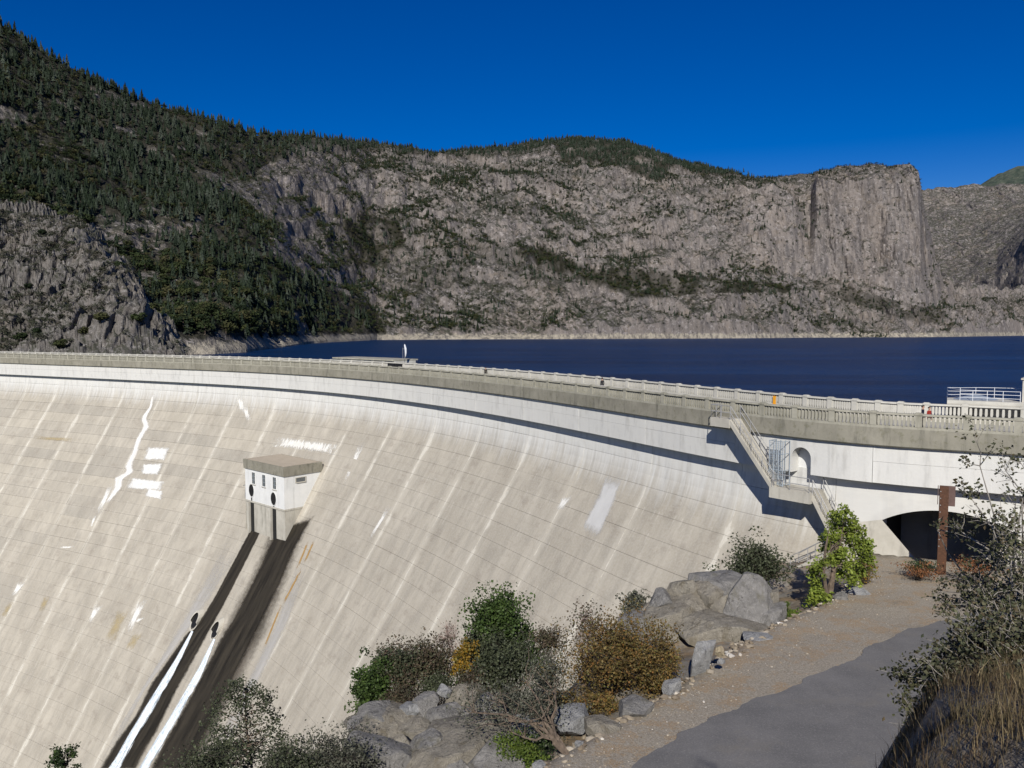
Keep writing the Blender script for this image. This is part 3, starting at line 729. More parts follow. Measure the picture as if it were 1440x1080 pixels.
def far_ridges():
    keys = [(1180, [(470, 3700), (400, 4000), (330, 4600), (290, 5000), (300, 6000)]), (1292, [(470, 3700), (400, 4000), (330, 4600), (272, 5000), (290, 6000)]),
            (1340, [(468, 3650), (400, 3950), (330, 4500), (267, 5000), (290, 6000)]), (1362, [(468, 3600), (398, 3900), (326, 4450), (264, 5000), (290, 6000)]),
            (1400, [(467, 3450), (395, 3700), (320, 4350), (262, 5000), (285, 6000)]), (1440, [(466, 3300), (350, 3480), (310, 4250), (264, 5000), (280, 6000)]), (1800, [(466, 3050), (360, 3250), (300, 4100), (270, 5000), (280, 6000)])]
    xs = np.arange(1180, 1800, 2.6)
    P, t = build_terrain('far', keys, xs, [40, 50, 50, 12], 1, 5, None)
    Q = rough_terrain(P, t, 23, 30, 22, 10, 420.0, 130.0, 42.0, 60.0, 0.3)
    keys2 = [(1340, [(310, 6600), (290, 7000), (280, 7300), (300, 8000)]), (1372, [(300, 6400), (280, 6700), (262, 7200), (300, 8000)]), (1400, [(300, 6400), (270, 6700), (245, 7200), (290, 8000)]),
             (1440, [(300, 6400), (260, 6700), (232, 7200), (280, 8000)]), (1500, [(300, 6400), (250, 6700), (218, 7200), (280, 8000)]), (1800, [(300, 6400), (250, 6700), (215, 7200), (280, 8000)])]
    xs2 = np.arange(1340, 1800, 4.0)
    P2, t2 = build_terrain('far2', keys2, xs2, [20, 30, 8], 1, 5, None)
    Q2 = rough_terrain(P2, t2, 37, 20, 14, 8, 420.0, 130.0, 50.0, 50.0, 0.1)
    return (Q, t), (Q2, t2)
def make_ground(name, Q, mat, forest=None):
    nr, nc = Q.shape[:2]; q = grid_faces(nr, nc)[:, ::-1]
    at = {'forest': forest.ravel() if forest is not None else np.zeros(nr * nc)}
    o = mesh_np(name, Q.reshape(-1, 3), np.ascontiguousarray(q), mat, attrs=at); tag(o, kind='structure'); return o
mat_rock('granite', (0.142, 0.130, 0.125), (0.055, 0.051, 0.050), (0.165, 0.125, 0.08), True, 0.012, 0.45)
mat_rock('granite_near', (0.112, 0.106, 0.101), (0.036, 0.034, 0.032), (0.10, 0.08, 0.056), False, 0.07)
mpx = proj(MQ)
fmask = np.zeros(mpx.shape[:2])
for pl in FOREST: fmask = np.maximum(fmask, inpoly(mpx, pl) * 1.0)
# openings of bare rock in the forest
cut = fbm(MQ / np.array([180, 260, 70.0]), 3, 77)
fmask *= 1 - 0.85 * sstep(0.40, 0.48, cut); cut2 = fbm(MQ / np.array([60, 90, 26.0]), 3, 178); fmask *= 1 - 0.8 * sstep(0.32, 0.45, cut2)
dens = fmask * 0.9; conif = np.clip(0.55 + 0.9 * fbm(MQ / 140.0, 3, 707), 0.1, 0.95); tsz = np.ones(mpx.shape[:2])
conif = np.where(mpx[..., 1] > 330 + 0.15 * mpx[..., 0], conif * 0.55, conif)
for pl, d, c, sz in PATCH:
    i = inpoly(mpx, pl); brk = np.clip(1.15 + 1.6 * fbm(MQ / 60.0, 3, 31), 0, 1.3)
    nd = i * d * brk; conif = np.where(nd > dens, c, conif); tsz = np.where(nd > dens, sz, tsz); dens = np.maximum(dens, nd)
make_ground('mountain', MQ, M['granite'], np.clip(dens, 0, 1))
(FQ, FT), (FQ2, FT2) = far_ridges()
make_ground('far_mountain', FQ, M['granite']); 
t_ = NT('far_forest_slope'); M['farforest'] = t_.fin(t_.ramp(t_.noise(t_.pos(), 0.02, 5, 0.7), [(0.35, (0.03, 0.045, 0.035)), (0.65, (0.075, 0.085, 0.065))]), 0.95, 0.1)
make_ground('distant_hill', FQ2, M['farforest'])

# rocky knoll at the far abutment
def build_knoll():
    keys = [(-420, [(530, 175), (480, 200), (380, 235), (290, 285), (200, 340), (200, 420), (520, 560)]),
            (-100, [(512, 196), (480, 210), (420, 235), (350, 275), (262, 330), (265, 400), (505, 520)]),
            (0, [(510, 204), (482, 214), (430, 235), (365, 275), (299, 330), (300, 390), (505, 500)]),
            (60, [(509, 204), (480, 214), (425, 236), (372, 270), (318, 318), (322, 370), (505, 480)]),
            (110, [(509, 204), (478, 214), (420, 236), (372, 265), (326, 308), (332, 350), (505, 460)]),
            (150, [(509, 206), (472, 216), (430, 232), (390, 252), (356, 285), (362, 320), (505, 420)]),
            (188, [(509, 208), (474, 218), (445, 230), (420, 245), (394, 268), (402, 295), (505, 380)]),
            (212, [(509, 208), (486, 218), (470, 228), (452, 240), (436, 256), (445, 278), (508, 350)]),
            (236, [(510, 210), (502, 220), (494, 228), (486, 238), (478, 250), (486, 268), (512, 330)]),
            (262, [(516, 212), (514, 222), (512, 230), (512, 240), (512, 250), (514, 265), (530, 330)])]
    xs = np.arange(-420, 263, 1.3)
    P, t = build_terrain('knoll', keys, xs, [10, 40, 44, 44, 18, 14], 1, 9, None)
    Q = rough_terrain(P, t, 61, 6.0, 4.6, 2.0, 34.0, 12.0, 3.6, 7.0, 0.5)
    # blocky ledges
    st = fbm(P / np.array([16, 16, 11.0]), 3, 91); Q[..., 2] += 4.5 * (np.round(st * 4) / 4) * np.clip(t / 0.5, 0, 1)
    rt = np.exp(-((t - 4) / 0.3) ** 2)[None]; Q[..., 2] = Q[..., 2] * (1 - 0.6 * rt) + P[..., 2] * 0.6 * rt
    return Q, t
KQ, KT = build_knoll()
make_ground('rocky_hill', KQ, M['granite_near'])

# ------------------------------------------------------------------ near hillside, road and shoulder
def road_z(Y): return -11.775 - 0.065 * np.asarray(Y, float)
ASPH_L = np.array([(-40, -16), (-25, -2), (-13, 8), (-4, 16), (3.67, 23.5), (5.7, 26), (10.4, 30), (16.5, 35), (19.4, 37.6), (25, 41), (34, 45), (50, 52)], float)
ASPH_R = np.array([(-34, -22), (-20, -8), (-9, 2.5), (0.5, 11.5), (7.5, 18.8), (13.5, 24.6), (20, 30), (26, 34), (36, 38.5), (52, 45)], float)
SHOULD = np.array([(-46, -10), (-30, 2), (-18, 9), (-8, 16), (0.86, 23.5), (5.5, 28.7), (12.6, 37.65), (17.1, 42), (21.0, 47.0), (24.0, 53)], float)
def pl_dist(X, Y, pl):                                    # signed distance, positive on the left of travel
    best = np.full(X.shape, 1e9); sg = np.ones(X.shape)
    for a, b in zip(pl[:-1], pl[1:]):
        d = b - a; L2 = d @ d; rx, ry = X - a[0], Y - a[1]
        t = np.clip((rx * d[0] + ry * d[1]) / L2, 0, 1); ex, ey = rx - t * d[0], ry - t * d[1]
        q = np.hypot(ex, ey); s = np.where(d[0] * ry - d[1] * rx > 0, 1.0, -1.0)
        sg = np.where(q < best, s, sg); best = np.minimum(best, q)
    return best * sg
gx = np.arange(-75, 62, 0.42); gy = np.arange(-24, 92, 0.42)
GX, GY = np.meshgrid(gx, gy)
def ground_height(X, Y):
    z = road_z(Y)
    P = np.stack([X, Y, np.zeros_like(X)], -1)
    d = pl_dist(X, Y, SHOULD); e = -pl_dist(X, Y, ASPH_R)
    n1 = fbm(P / 6.0, 4, 5); n2 = fbm(P / 1.7, 3, 15); n3 = fbm(P / 0.5, 2, 25)
    z = z + 0.05 * n2 * (np.clip(pl_dist(X, Y, ASPH_L) / 0.8 - 0.3, 0, 1) + np.clip(e, 0, 1)) + 0.02 * n3 * np.clip(pl_dist(X, Y, ASPH_L) - 0.2, 0, 1)
    rim = 4.6 + 3.0 * sstep(36, 44, Y) + 1.2 * n1
    lip = np.where(d > 0, -0.45 * sstep(0, 0.8, d) - 0.16 * np.clip(d, 0, 9) - 1.0 * np.clip(d - rim, 0, 200) + (0.5 * n1 + 0.25 * n2) * np.clip(d / 3, 0, 1) * 1.2, 0)
    z = z + lip
    ee = e + 1.8 * sstep(0.3, 3.0, X) * sstep(9, 4, Y)
    rise = np.where(ee > 0, 1.27 * np.minimum(ee, 8.0) + 0.22 * np.clip(ee - 8.0, 0, 30) + (0.3 * n1 + 0.14 * n2) * np.clip(ee / 2, 0, 1) * np.clip(1.6 - 0.9 * sstep(3, 0, np.hypot(X, Y)), 0, 1), 0)
    fade = sstep(44, 34, Y - 0.25 * (X - 20)) * (1 - 0.62 * sstep(3.5, 10, X))             # the cut bank dies out towards the dam
    return z + rise * (0.12 + 0.88 * fade), d, e
GZ, GD, GE = ground_height(GX, GY)
# keep the ground in front of the concrete: fall away inside it
_pts = np.stack([GX, GY], -1).reshape(-1, 2); _o = np.empty(len(_pts)); _s = np.empty(len(_pts))
for i in range(0, len(_pts), 20000):
    D = ((_pts[i:i + 20000, None] - AX[None]) ** 2).sum(-1); k = D.argmin(1)
    _o[i:i + 20000] = ((_pts[i:i + 20000] - AX[k]) * NG[k]).sum(1); _s[i:i + 20000] = SG[k]
GO, GS = _o.reshape(GX.shape), _s.reshape(GX.shape)
GZ = np.where(GO < -1.1, np.minimum(GZ, -26.0), GZ)
GZ = np.minimum(GZ, np.where((GO < 1.0) & (GS < S_END + 3), -14.2, 1e3))
def gz(x, y):
    fx = (x - gx[0]) / 0.42; fy = (y - gy[0]) / 0.42
    i = int(np.clip(fx, 0, len(gx) - 2)); j = int(np.clip(fy, 0, len(gy) - 2)); a, b = fx - i, fy - j
    return float((GZ[j, i] * (1 - a) + GZ[j, i + 1] * a) * (1 - b) + (GZ[j + 1, i] * (1 - a) + GZ[j + 1, i + 1] * a) * b)
def build_ground():
    t = NT('hillside_soil'); p = t.pos()
    n1 = t.noise(p, 0.35, 5, 0.65); n2 = t.noise(p, 3.0, 5, 0.7); n3 = t.noise(p, 14.0, 4, 0.75); vo = t.voro(p, 11.0); vo2 = t.voro(p, 26.0)
    soil = t.ramp(n2, [(0.3, (0.115, 0.09, 0.06)), (0.5, (0.19, 0.155, 0.11)), (0.72, (0.27, 0.235, 0.18))])
    grav = t.ramp(n3, [(0.28, (0.175, 0.148, 0.112)), (0.5, (0.30, 0.265, 0.21)), (0.72, (0.43, 0.395, 0.335))])
    rk = t.ramp(t.noise(p, 1.4, 6, 0.7), [(0.3, (0.12, 0.115, 0.105)), (0.6, (0.27, 0.255, 0.225))])
    soil = t.mix(t.ss(n1, 0.38, 0.55, 0, 0.85), soil, rk)
    col = t.mix(t.attr('shoulder'), soil, grav)
    col = t.mix(t.m2('MULTIPLY', t.ss(vo, 0.2, 0.08, 0, 0.5), t.ss(n2, 0.4, 0.6)), col, (0.40, 0.375, 0.33))
    lit = t.m2('MULTIPLY', t.ss(t.noise(p, 0.75, 5, 0.75), 0.48, 0.58), t.ss(vo2, 0.75, 0.3))
    col = t.mix(t.m2('MULTIPLY', lit, 0.6), col, (0.33, 0.20, 0.08))
    col = t.mix(t.ss(n1, 0.55, 0.72, 0, 0.5), col, (0.12, 0.105, 0.08))
    t.bump(t.m2('ADD', n3, t.m2('MULTIPLY', t.noise(p, 40.0, 3, 0.7), 0.5)), 0.8, 0.04)
    M['soil'] = t.fin(col, 0.97, 0.1)
    V = np.stack([GX, GY, GZ], -1); q = grid_faces(*GX.shape)
    sh = (sstep(0.6, -0.3, GD) * sstep(1.0, -0.5, GE)).ravel()
    o = mesh_np('hillside', V.reshape(-1, 3), q, M['soil'], attrs={'shoulder': sh}, smooth=True); tag(o, kind='structure')
    # asphalt
    t = NT('asphalt'); p = t.pos()
    n1 = t.noise(p, 0.6, 5, 0.6); n2 = t.noise(p, 17.0, 5, 0.85); n3 = t.noise(p, 5.0, 5, 0.7)
    col = t.ramp(n1, [(0.3, (0.122, 0.119, 0.116)), (0.7, (0.168, 0.162, 0.156))])
    col = t.mix(t.ss(n2, 0.52, 0.68, 0, 0.7), col, (0.30, 0.29, 0.27)); col = t.mix(t.ss(n2, 0.46, 0.32, 0, 0.6), col, (0.07, 0.07, 0.072))
    col = t.mix(t.ss(n3, 0.62, 0.75, 0, 0.4), col, (0.16, 0.145, 0.12))
    dust = t.noise(t.map(p, (0.5, 0.5, 1)), 1.0, 6, 0.75); col = t.mix(t.ss(dust, 0.5, 0.7, 0, 0.35), col, (0.20, 0.18, 0.145))
    t.bump(n2, 0.5, 0.01); M['asphalt'] = t.fin(col, 0.9, 0.25)
    def resample(pl, n):
        L = np.concatenate([[0], np.cumsum(np.linalg.norm(np.diff(pl, axis=0), axis=1))]); u = np.linspace(0, L[-1], n)
        q = np.stack([np.interp(u, L, pl[:, i]) for i in (0, 1)], 1)
        k = np.hanning(15); k /= k.sum(); pd = np.pad(q, ((7, 7), (0, 0)), 'edge'); return np.stack([np.convolve(pd[:, i], k, 'valid') for i in (0, 1)], 1)
    n = 700; Lp, Rp = resample(ASPH_L, n), resample(ASPH_R, n)
    w = 0.9 * fbm(np.stack([np.arange(n) * 0.33, np.zeros(n), np.zeros(n)], 1) / 5.3, 6, 3, 0.62); nrm = (Lp - Rp) / np.linalg.norm(Lp - Rp, axis=1)[:, None]
    Lp = Lp + nrm * (0.8 * w)[:, None]
    rows = np.stack([Lp * (1 - k) + Rp * k for k in np.linspace(0, 1, 5)], 1)
    zz = road_z(rows[..., 1]) + 0.045; V = np.concatenate([rows, zz[..., None]], -1)
    o = mesh_np('road', V.reshape(-1, 3), grid_faces(n, 5)[:, ::-1].copy(), M['asphalt']); tag(o, kind='structure')
build_ground()

# ------------------------------------------------------------------ things on the dam
def strips(name, L, Rr, nrow, ncol, off, mat, parent):
    """a skin lying on the sloping face between two sighted edge lines"""
    def res(pl):
        pl = np.array(pl, float); d = np.concatenate([[0], np.cumsum(np.linalg.norm(np.diff(pl, axis=0), axis=1))])
        u = np.linspace(0, d[-1], nrow); return np.stack([np.interp(u, d, pl[:, i]) for i in (0, 1)], 1)
    L, Rr = res(L), res(Rr); V = []; uv = []
    for i in range(nrow):
        a = on_face(*L[i]); b = on_face(*Rr[i])
        for k in range(ncol):
            f = k / (ncol - 1); s, H = a[0] * (1 - f) + b[0] * f, a[1] * (1 - f) + b[1] * f
            V.append(face(s, H, off(f, i / (nrow - 1)) if callable(off) else off)); uv.append((f, i / (nrow - 1)))
    return mesh_np(name, np.array(V), grid_faces(nrow, ncol), mat, parent, uv=np.array(uv), smooth=True)
def mat_stain(name, c1, c2, rough, edge=0.22, breakup=0.5, sx=5.0, solid=0.95, vend=1.0, drip=0.0):
    t = NT(name); uv = t.uv(); s = t.sep(uv); u, v = s[0], s[1]; p = t.pos()
    n = t.noise(t.comb(t.m2('MULTIPLY', u, sx), t.m2('MULTIPLY', v, 3.0), 0.0), 1.0, 5, 0.65); n2 = t.noise(p, 1.5, 6, 0.75)
    dr = t.noise(t.comb(t.m2('MULTIPLY', u, sx * 1.7), t.m2('MULTIPLY', v, 1.2), 4.0), 1.0, 5, 0.7)
    d = t.m2('MINIMUM', t.m2('MINIMUM', u, t.m2('SUBTRACT', 1.0, u)), t.m2('MULTIPLY', t.m2('MINIMUM', v, t.m2('SUBTRACT', 1.0, v)), vend))
    d = t.m2('ADD', d, t.m2('MULTIPLY', t.m2('SUBTRACT', dr, 0.5), drip))
    a = t.m2('MULTIPLY', t.ss(t.m2('ADD', d, t.m2('MULTIPLY', t.m2('SUBTRACT', n2, 0.5), breakup)), 0.0, edge), solid)
    col = t.mix(t.ss(n, 0.3, 0.7), c1, c2)
    t.fin(col, rough, 0.2); t.set(t.b.inputs['Alpha'], a); M[name] = t.m; return t.m
mat_stain('wet_stain_and_shadow', (0.012, 0.010, 0.007), (0.045, 0.038, 0.027), 0.6, 0.13, 0.14, 5.0, 0.97, 6.0)
mat_stain('damp_stain', (0.06, 0.052, 0.04), (0.15, 0.13, 0.105), 0.8, 0.3, 0.25, 5.0, 0.9, 6.0)
mat_stain('grey_wash', (0.40, 0.39, 0.37), (0.50, 0.485, 0.46), 0.9, 0.4, 0.4, 3.0, 0.7)
mat_stain('white_patch', (0.76, 0.76, 0.74), (0.64, 0.64, 0.61), 0.9, 0.16, 0.40, 6.0, 0.86, 1.0, 0.22)
mat_stain('lime_run', (0.77, 0.76, 0.73), (0.62, 0.60, 0.56), 0.9, 0.28, 0.6, 3.0, 0.9, 6.0, 0.25)
mat_stain('lime_streak', (0.78, 0.77, 0.73), (0.66, 0.65, 0.60), 0.9, 0.30, 0.55, 4.0, 0.9, 0.8, 0.6)
mat_stain('lime_drip', (0.78, 0.77, 0.73), (0.68, 0.67, 0.62), 0.9, 0.25, 0.4, 26.0, 0.85, 0.7, 0.9)
mat_stain('pale_patch', (0.60, 0.60, 0.59), (0.54, 0.54, 0.53), 0.9, 0.2, 0.3, 3.0, 0.8)
mat_stain('rust_streak', (0.34, 0.19, 0.055), (0.42, 0.29, 0.13), 0.9, 0.3, 0.8, 2.0, 0.85)
mat_stain('ochre_stain', (0.45, 0.36, 0.19), (0.40, 0.33, 0.20), 0.9, 0.5, 0.9, 2.0, 0.6)
def build_stains():
    W, D = M['wet_stain_and_shadow'], M['damp_stain']
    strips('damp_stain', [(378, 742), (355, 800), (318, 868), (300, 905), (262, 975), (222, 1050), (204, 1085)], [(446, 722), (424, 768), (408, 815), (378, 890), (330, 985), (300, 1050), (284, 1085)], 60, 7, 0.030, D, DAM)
    strips('wet_stain_and_shadow', [(390, 742), (366, 795), (330, 866), (308, 900), (268, 978), (226, 1050), (208, 1085)], [(440, 728), (414, 775), (396, 820), (362, 890), (314, 985), (283, 1050), (266, 1085)], 60, 7, 0.045, W, DAM)  # wet band; its upper right end also paints the valve house's cast shadow
    strips('wet_stain_and_shadow', [(362, 726), (333, 780), (300, 842), (277, 878), (262, 890), (212, 960), (190, 1005), (160, 1045), (136, 1085)], [(376, 730), (349, 785), (316, 850), (294, 890), (286, 906), (248, 975), (222, 1030), (205, 1058), (192, 1085)], 70, 6, 0.040, W, DAM)
    strips('grey_wash', [(330, 735), (290, 810), (240, 900), (180, 1000), (130, 1085)], [(350, 752), (316, 812), (275, 876), (205, 970), (145, 1085)], 40, 5, 0.022, M['grey_wash'], DAM)
    strips('grey_wash', [(425, 770), (385, 880), (300, 1050), (284, 1085)], [(440, 772), (410, 870), (345, 1000), (312, 1085)], 40, 5, 0.024, M['grey_wash'], DAM)
    wp = M['white_patch']
    strips('white_patch', [(207, 628), (200, 647)], [(240, 629), (232, 648)], 8, 6, 0.028, wp, DAM)
    strips('white_patch', [(200, 652), (198, 667)], [(231, 651), (223, 668)], 8, 6, 0.028, wp, DAM)
    strips('white_patch', [(183, 671), (176, 687)], [(233, 677), (228, 690)], 8, 6, 0.028, wp, DAM)
    strips('white_patch', [(208, 686), (203, 698)], [(231, 690), (227, 703)], 8, 6, 0.032, wp, DAM)
    # the crooked lime run beside the patches
    run = [(216, 552), (212, 572), (202, 588), (206, 600), (195, 618), (190, 636), (181, 655), (183, 664), (168, 672), (166, 686), (158, 697), (150, 708)]
    wd_ = [1.5, 2.4, 4.5, 5.2, 4.4, 4.6, 5.5, 7.0, 7.5, 6.0, 4.5, 2.0]
    strips('lime_run', [(x - w, y) for (x, y), w in zip(run, wd_)], [(x + w, y) for (x, y), w in zip(run, wd_)], 60, 5, 0.028, M['lime_run'], DAM)
    for a, b, w0, w1 in (((157, 680), (138, 722), 4, 4), ((134, 724), (128, 742), 3, 1), ((510, 622), (484, 680), 5, 2), ((548, 712), (520, 758), 4, 2), ((799, 697), (786, 718), 8, 4),
                         ((32, 818), (18, 838), 7, 3), ((139, 850), (126, 876), 7, 3), ((202, 842), (180, 890), 7, 4), ((336, 556), (342, 580), 6, 4), ((344, 570), (350, 592), 5, 3), ((96, 768), (92, 771), 10, 8), ((200, 868), (190, 876), 5, 3)):
        strips('lime_streak', [(a[0] - w0, a[1]), (b[0] - w1, b[1])], [(a[0] + w0, a[1]), (b[0] + w1, b[1])], 14, 5, 0.026, M['lime_streak'], DAM)
    strips('lime_streak', [(388, 613), (380, 628)], [(478, 625), (472, 640)], 8, 24, 0.026, M['lime_drip'], DAM)
    strips('grey_patch', [(852, 668), (842, 695), (820, 735), (822, 748)], [(876, 672), (868, 700), (846, 750), (838, 756)], 16, 8, 0.026, M['pale_patch'], DAM)
    for a, b, w in (((434, 760), (418, 800), 1.6), ((442, 760), (428, 792), 1.6), ((424, 800), (398, 850), 1.8), ((396, 850), (372, 910), 1.5)):
        strips('rust_streak', [(a[0] - w, a[1]), (b[0] - w, b[1])], [(a[0] + w, a[1]), (b[0] + w, b[1])], 14, 4, 0.03, M['rust_streak'], DAM)
    for a, b, w in (((175, 855), (152, 905), 9), ((16, 846), (4, 868), 5), ((195, 890), (180, 915), 8), ((66, 838), (58, 860), 5)):
        strips('ochre_stain', [(a[0] - w, a[1]), (b[0] - w, b[1])], [(a[0] + w, a[1]), (b[0] + w, b[1])], 14, 4, 0.024, M['ochre_stain'], DAM)
    strips('damp_stain', [(45, 612), (42, 618)], [(110, 616), (106, 622)], 5, 20, 0.02, M['ochre_stain'], DAM)
build_stains()
def build_jets():
    t = NT('falling_water'); uv = t.uv(); s = t.sep(uv)
    n = t.noise(t.comb(t.m2('MULTIPLY', s[0], 7.0), t.m2('MULTIPLY', s[1], 8.0), 0), 1.0, 6, 0.7, 0.5); n2 = t.noise(t.pos(), 2.2, 5, 0.75)
    c = t.ramp(t.m2('MULTIPLY', t.m2('ADD', n, n2), 0.5), [(0.34, (0.24, 0.31, 0.38)), (0.46, (0.60, 0.69, 0.76)), (0.58, (0.88, 0.91, 0.93))])
    t.fin(c, 0.35, 0.5); t.bump(n, 0.8, 0.25)
    d = t.m2('MINIMUM', s[0], t.m2('SUBTRACT', 1.0, s[0])); t.set(t.b.inputs['Alpha'], t.ss(t.m2('ADD', d, t.m2('MULTIPLY', t.m2('SUBTRACT', n, 0.5), 0.6)), 0.0, 0.2))
    M['jet'] = t.m
    hump = lambda k: (lambda f, g: 0.08 + (0.08 + 0.22 * g) * math.sin(math.pi * min(max(f, 0), 1)) * (0.8 + 0.2 * math.sin(9 * g + 5 * f)))
    for (L, Rr, lab, out) in (
        ([(270, 886), (247, 926), (209, 986), (177, 1040), (152, 1086)], [(273, 888), (255, 929), (220, 993), (191, 1040), (167, 1086)], 'left of two white water jets rushing down the dam face', ((278, 869), (262, 884))),
        ([(301, 897), (279, 939), (243, 1001), (214, 1048), (192, 1086)], [(304, 899), (288, 944), (255, 1004), (229, 1050), (207, 1086)], 'right of two white water jets, coming from the lower outlet hood', ((307, 882), (296, 897)))):
        a = on_face(*L[0]); e = empty('water_jet', tuple(face(*a)))
        tag(e, lab, 'water jet', 'water jets on the dam face')
        strips('stream', L, Rr, 90, 9, hump(0), M['jet'], e)
        if L[0][0] < 290: strips('side_stream', [(186, 1032), (168, 1060), (150, 1086)], [(190, 1030), (178, 1060), (163, 1086)], 24, 6, 0.3, M['jet'], e)
        # outlet: a concrete lip and a dark pipe mouth standing out of the slope
        s, H = on_face(*out[0]); b = face(s, H); h = empty('outlet_hood', tuple(b))
        tag(h, 'dark pipe mouth with concrete hood above the %s water jet' % ('left' if L[0][0] < 290 else 'right'), 'outlet', 'outlets of the water jets')
        n = 18; m = MB(); inner = MB(); r = 0.95
        rings = []
        for (dH, off, rr) in ((-0.5, -0.4, r), (-0.5, -0.4, r * 1.18)): pass
        outer_f, outer_b, in_f, in_b = [], [], [], []
        for i in range(n):
            a_ = math.pi * 2 * i / n; ds, dH = math.cos(a_), math.sin(a_)
            fo_ = 0.55 if dH < 0.2 else 0.12
            outer_b.append(face(s + 1.2 * r * ds, H + 1.5 * r * dH, -0.3)); outer_f.append(face(s + 1.2 * r * ds, H + 1.5 * r * dH + 0.3, fo_))
            in_f.append(face(s + 0.95 * r * ds, H + 1.2 * r * dH + 0.3, fo_)); in_b.append(face(s + 0.95 * r * ds, H + 1.2 * r * dH + 0.1, -0.35))
        m.add(outer_b + outer_f + in_f, [[i, (i + 1) % n, n + (i + 1) % n, n + i] for i in range(n)] + [[n + i, n + (i + 1) % n, 2 * n + (i + 1) % n, 2 * n + i] for i in range(n)])
        m.build('hood', M['concrete'], h)
        inner.add(in_f + in_b, [[i, (i + 1) % n, n + (i + 1) % n, n + i] for i in range(n)])
        inner.build('pipe', M['pit_shade'], h)
        m = MB(); m.add([face(s + 0.93 * r * math.cos(2 * math.pi * i / n), H + 1.18 * r * math.sin(2 * math.pi * i / n) + 0.2, 0.07) for i in range(n)], [list(range(n))]); m.build('pipe_mouth', M['dark_opening'], h)
build_jets()

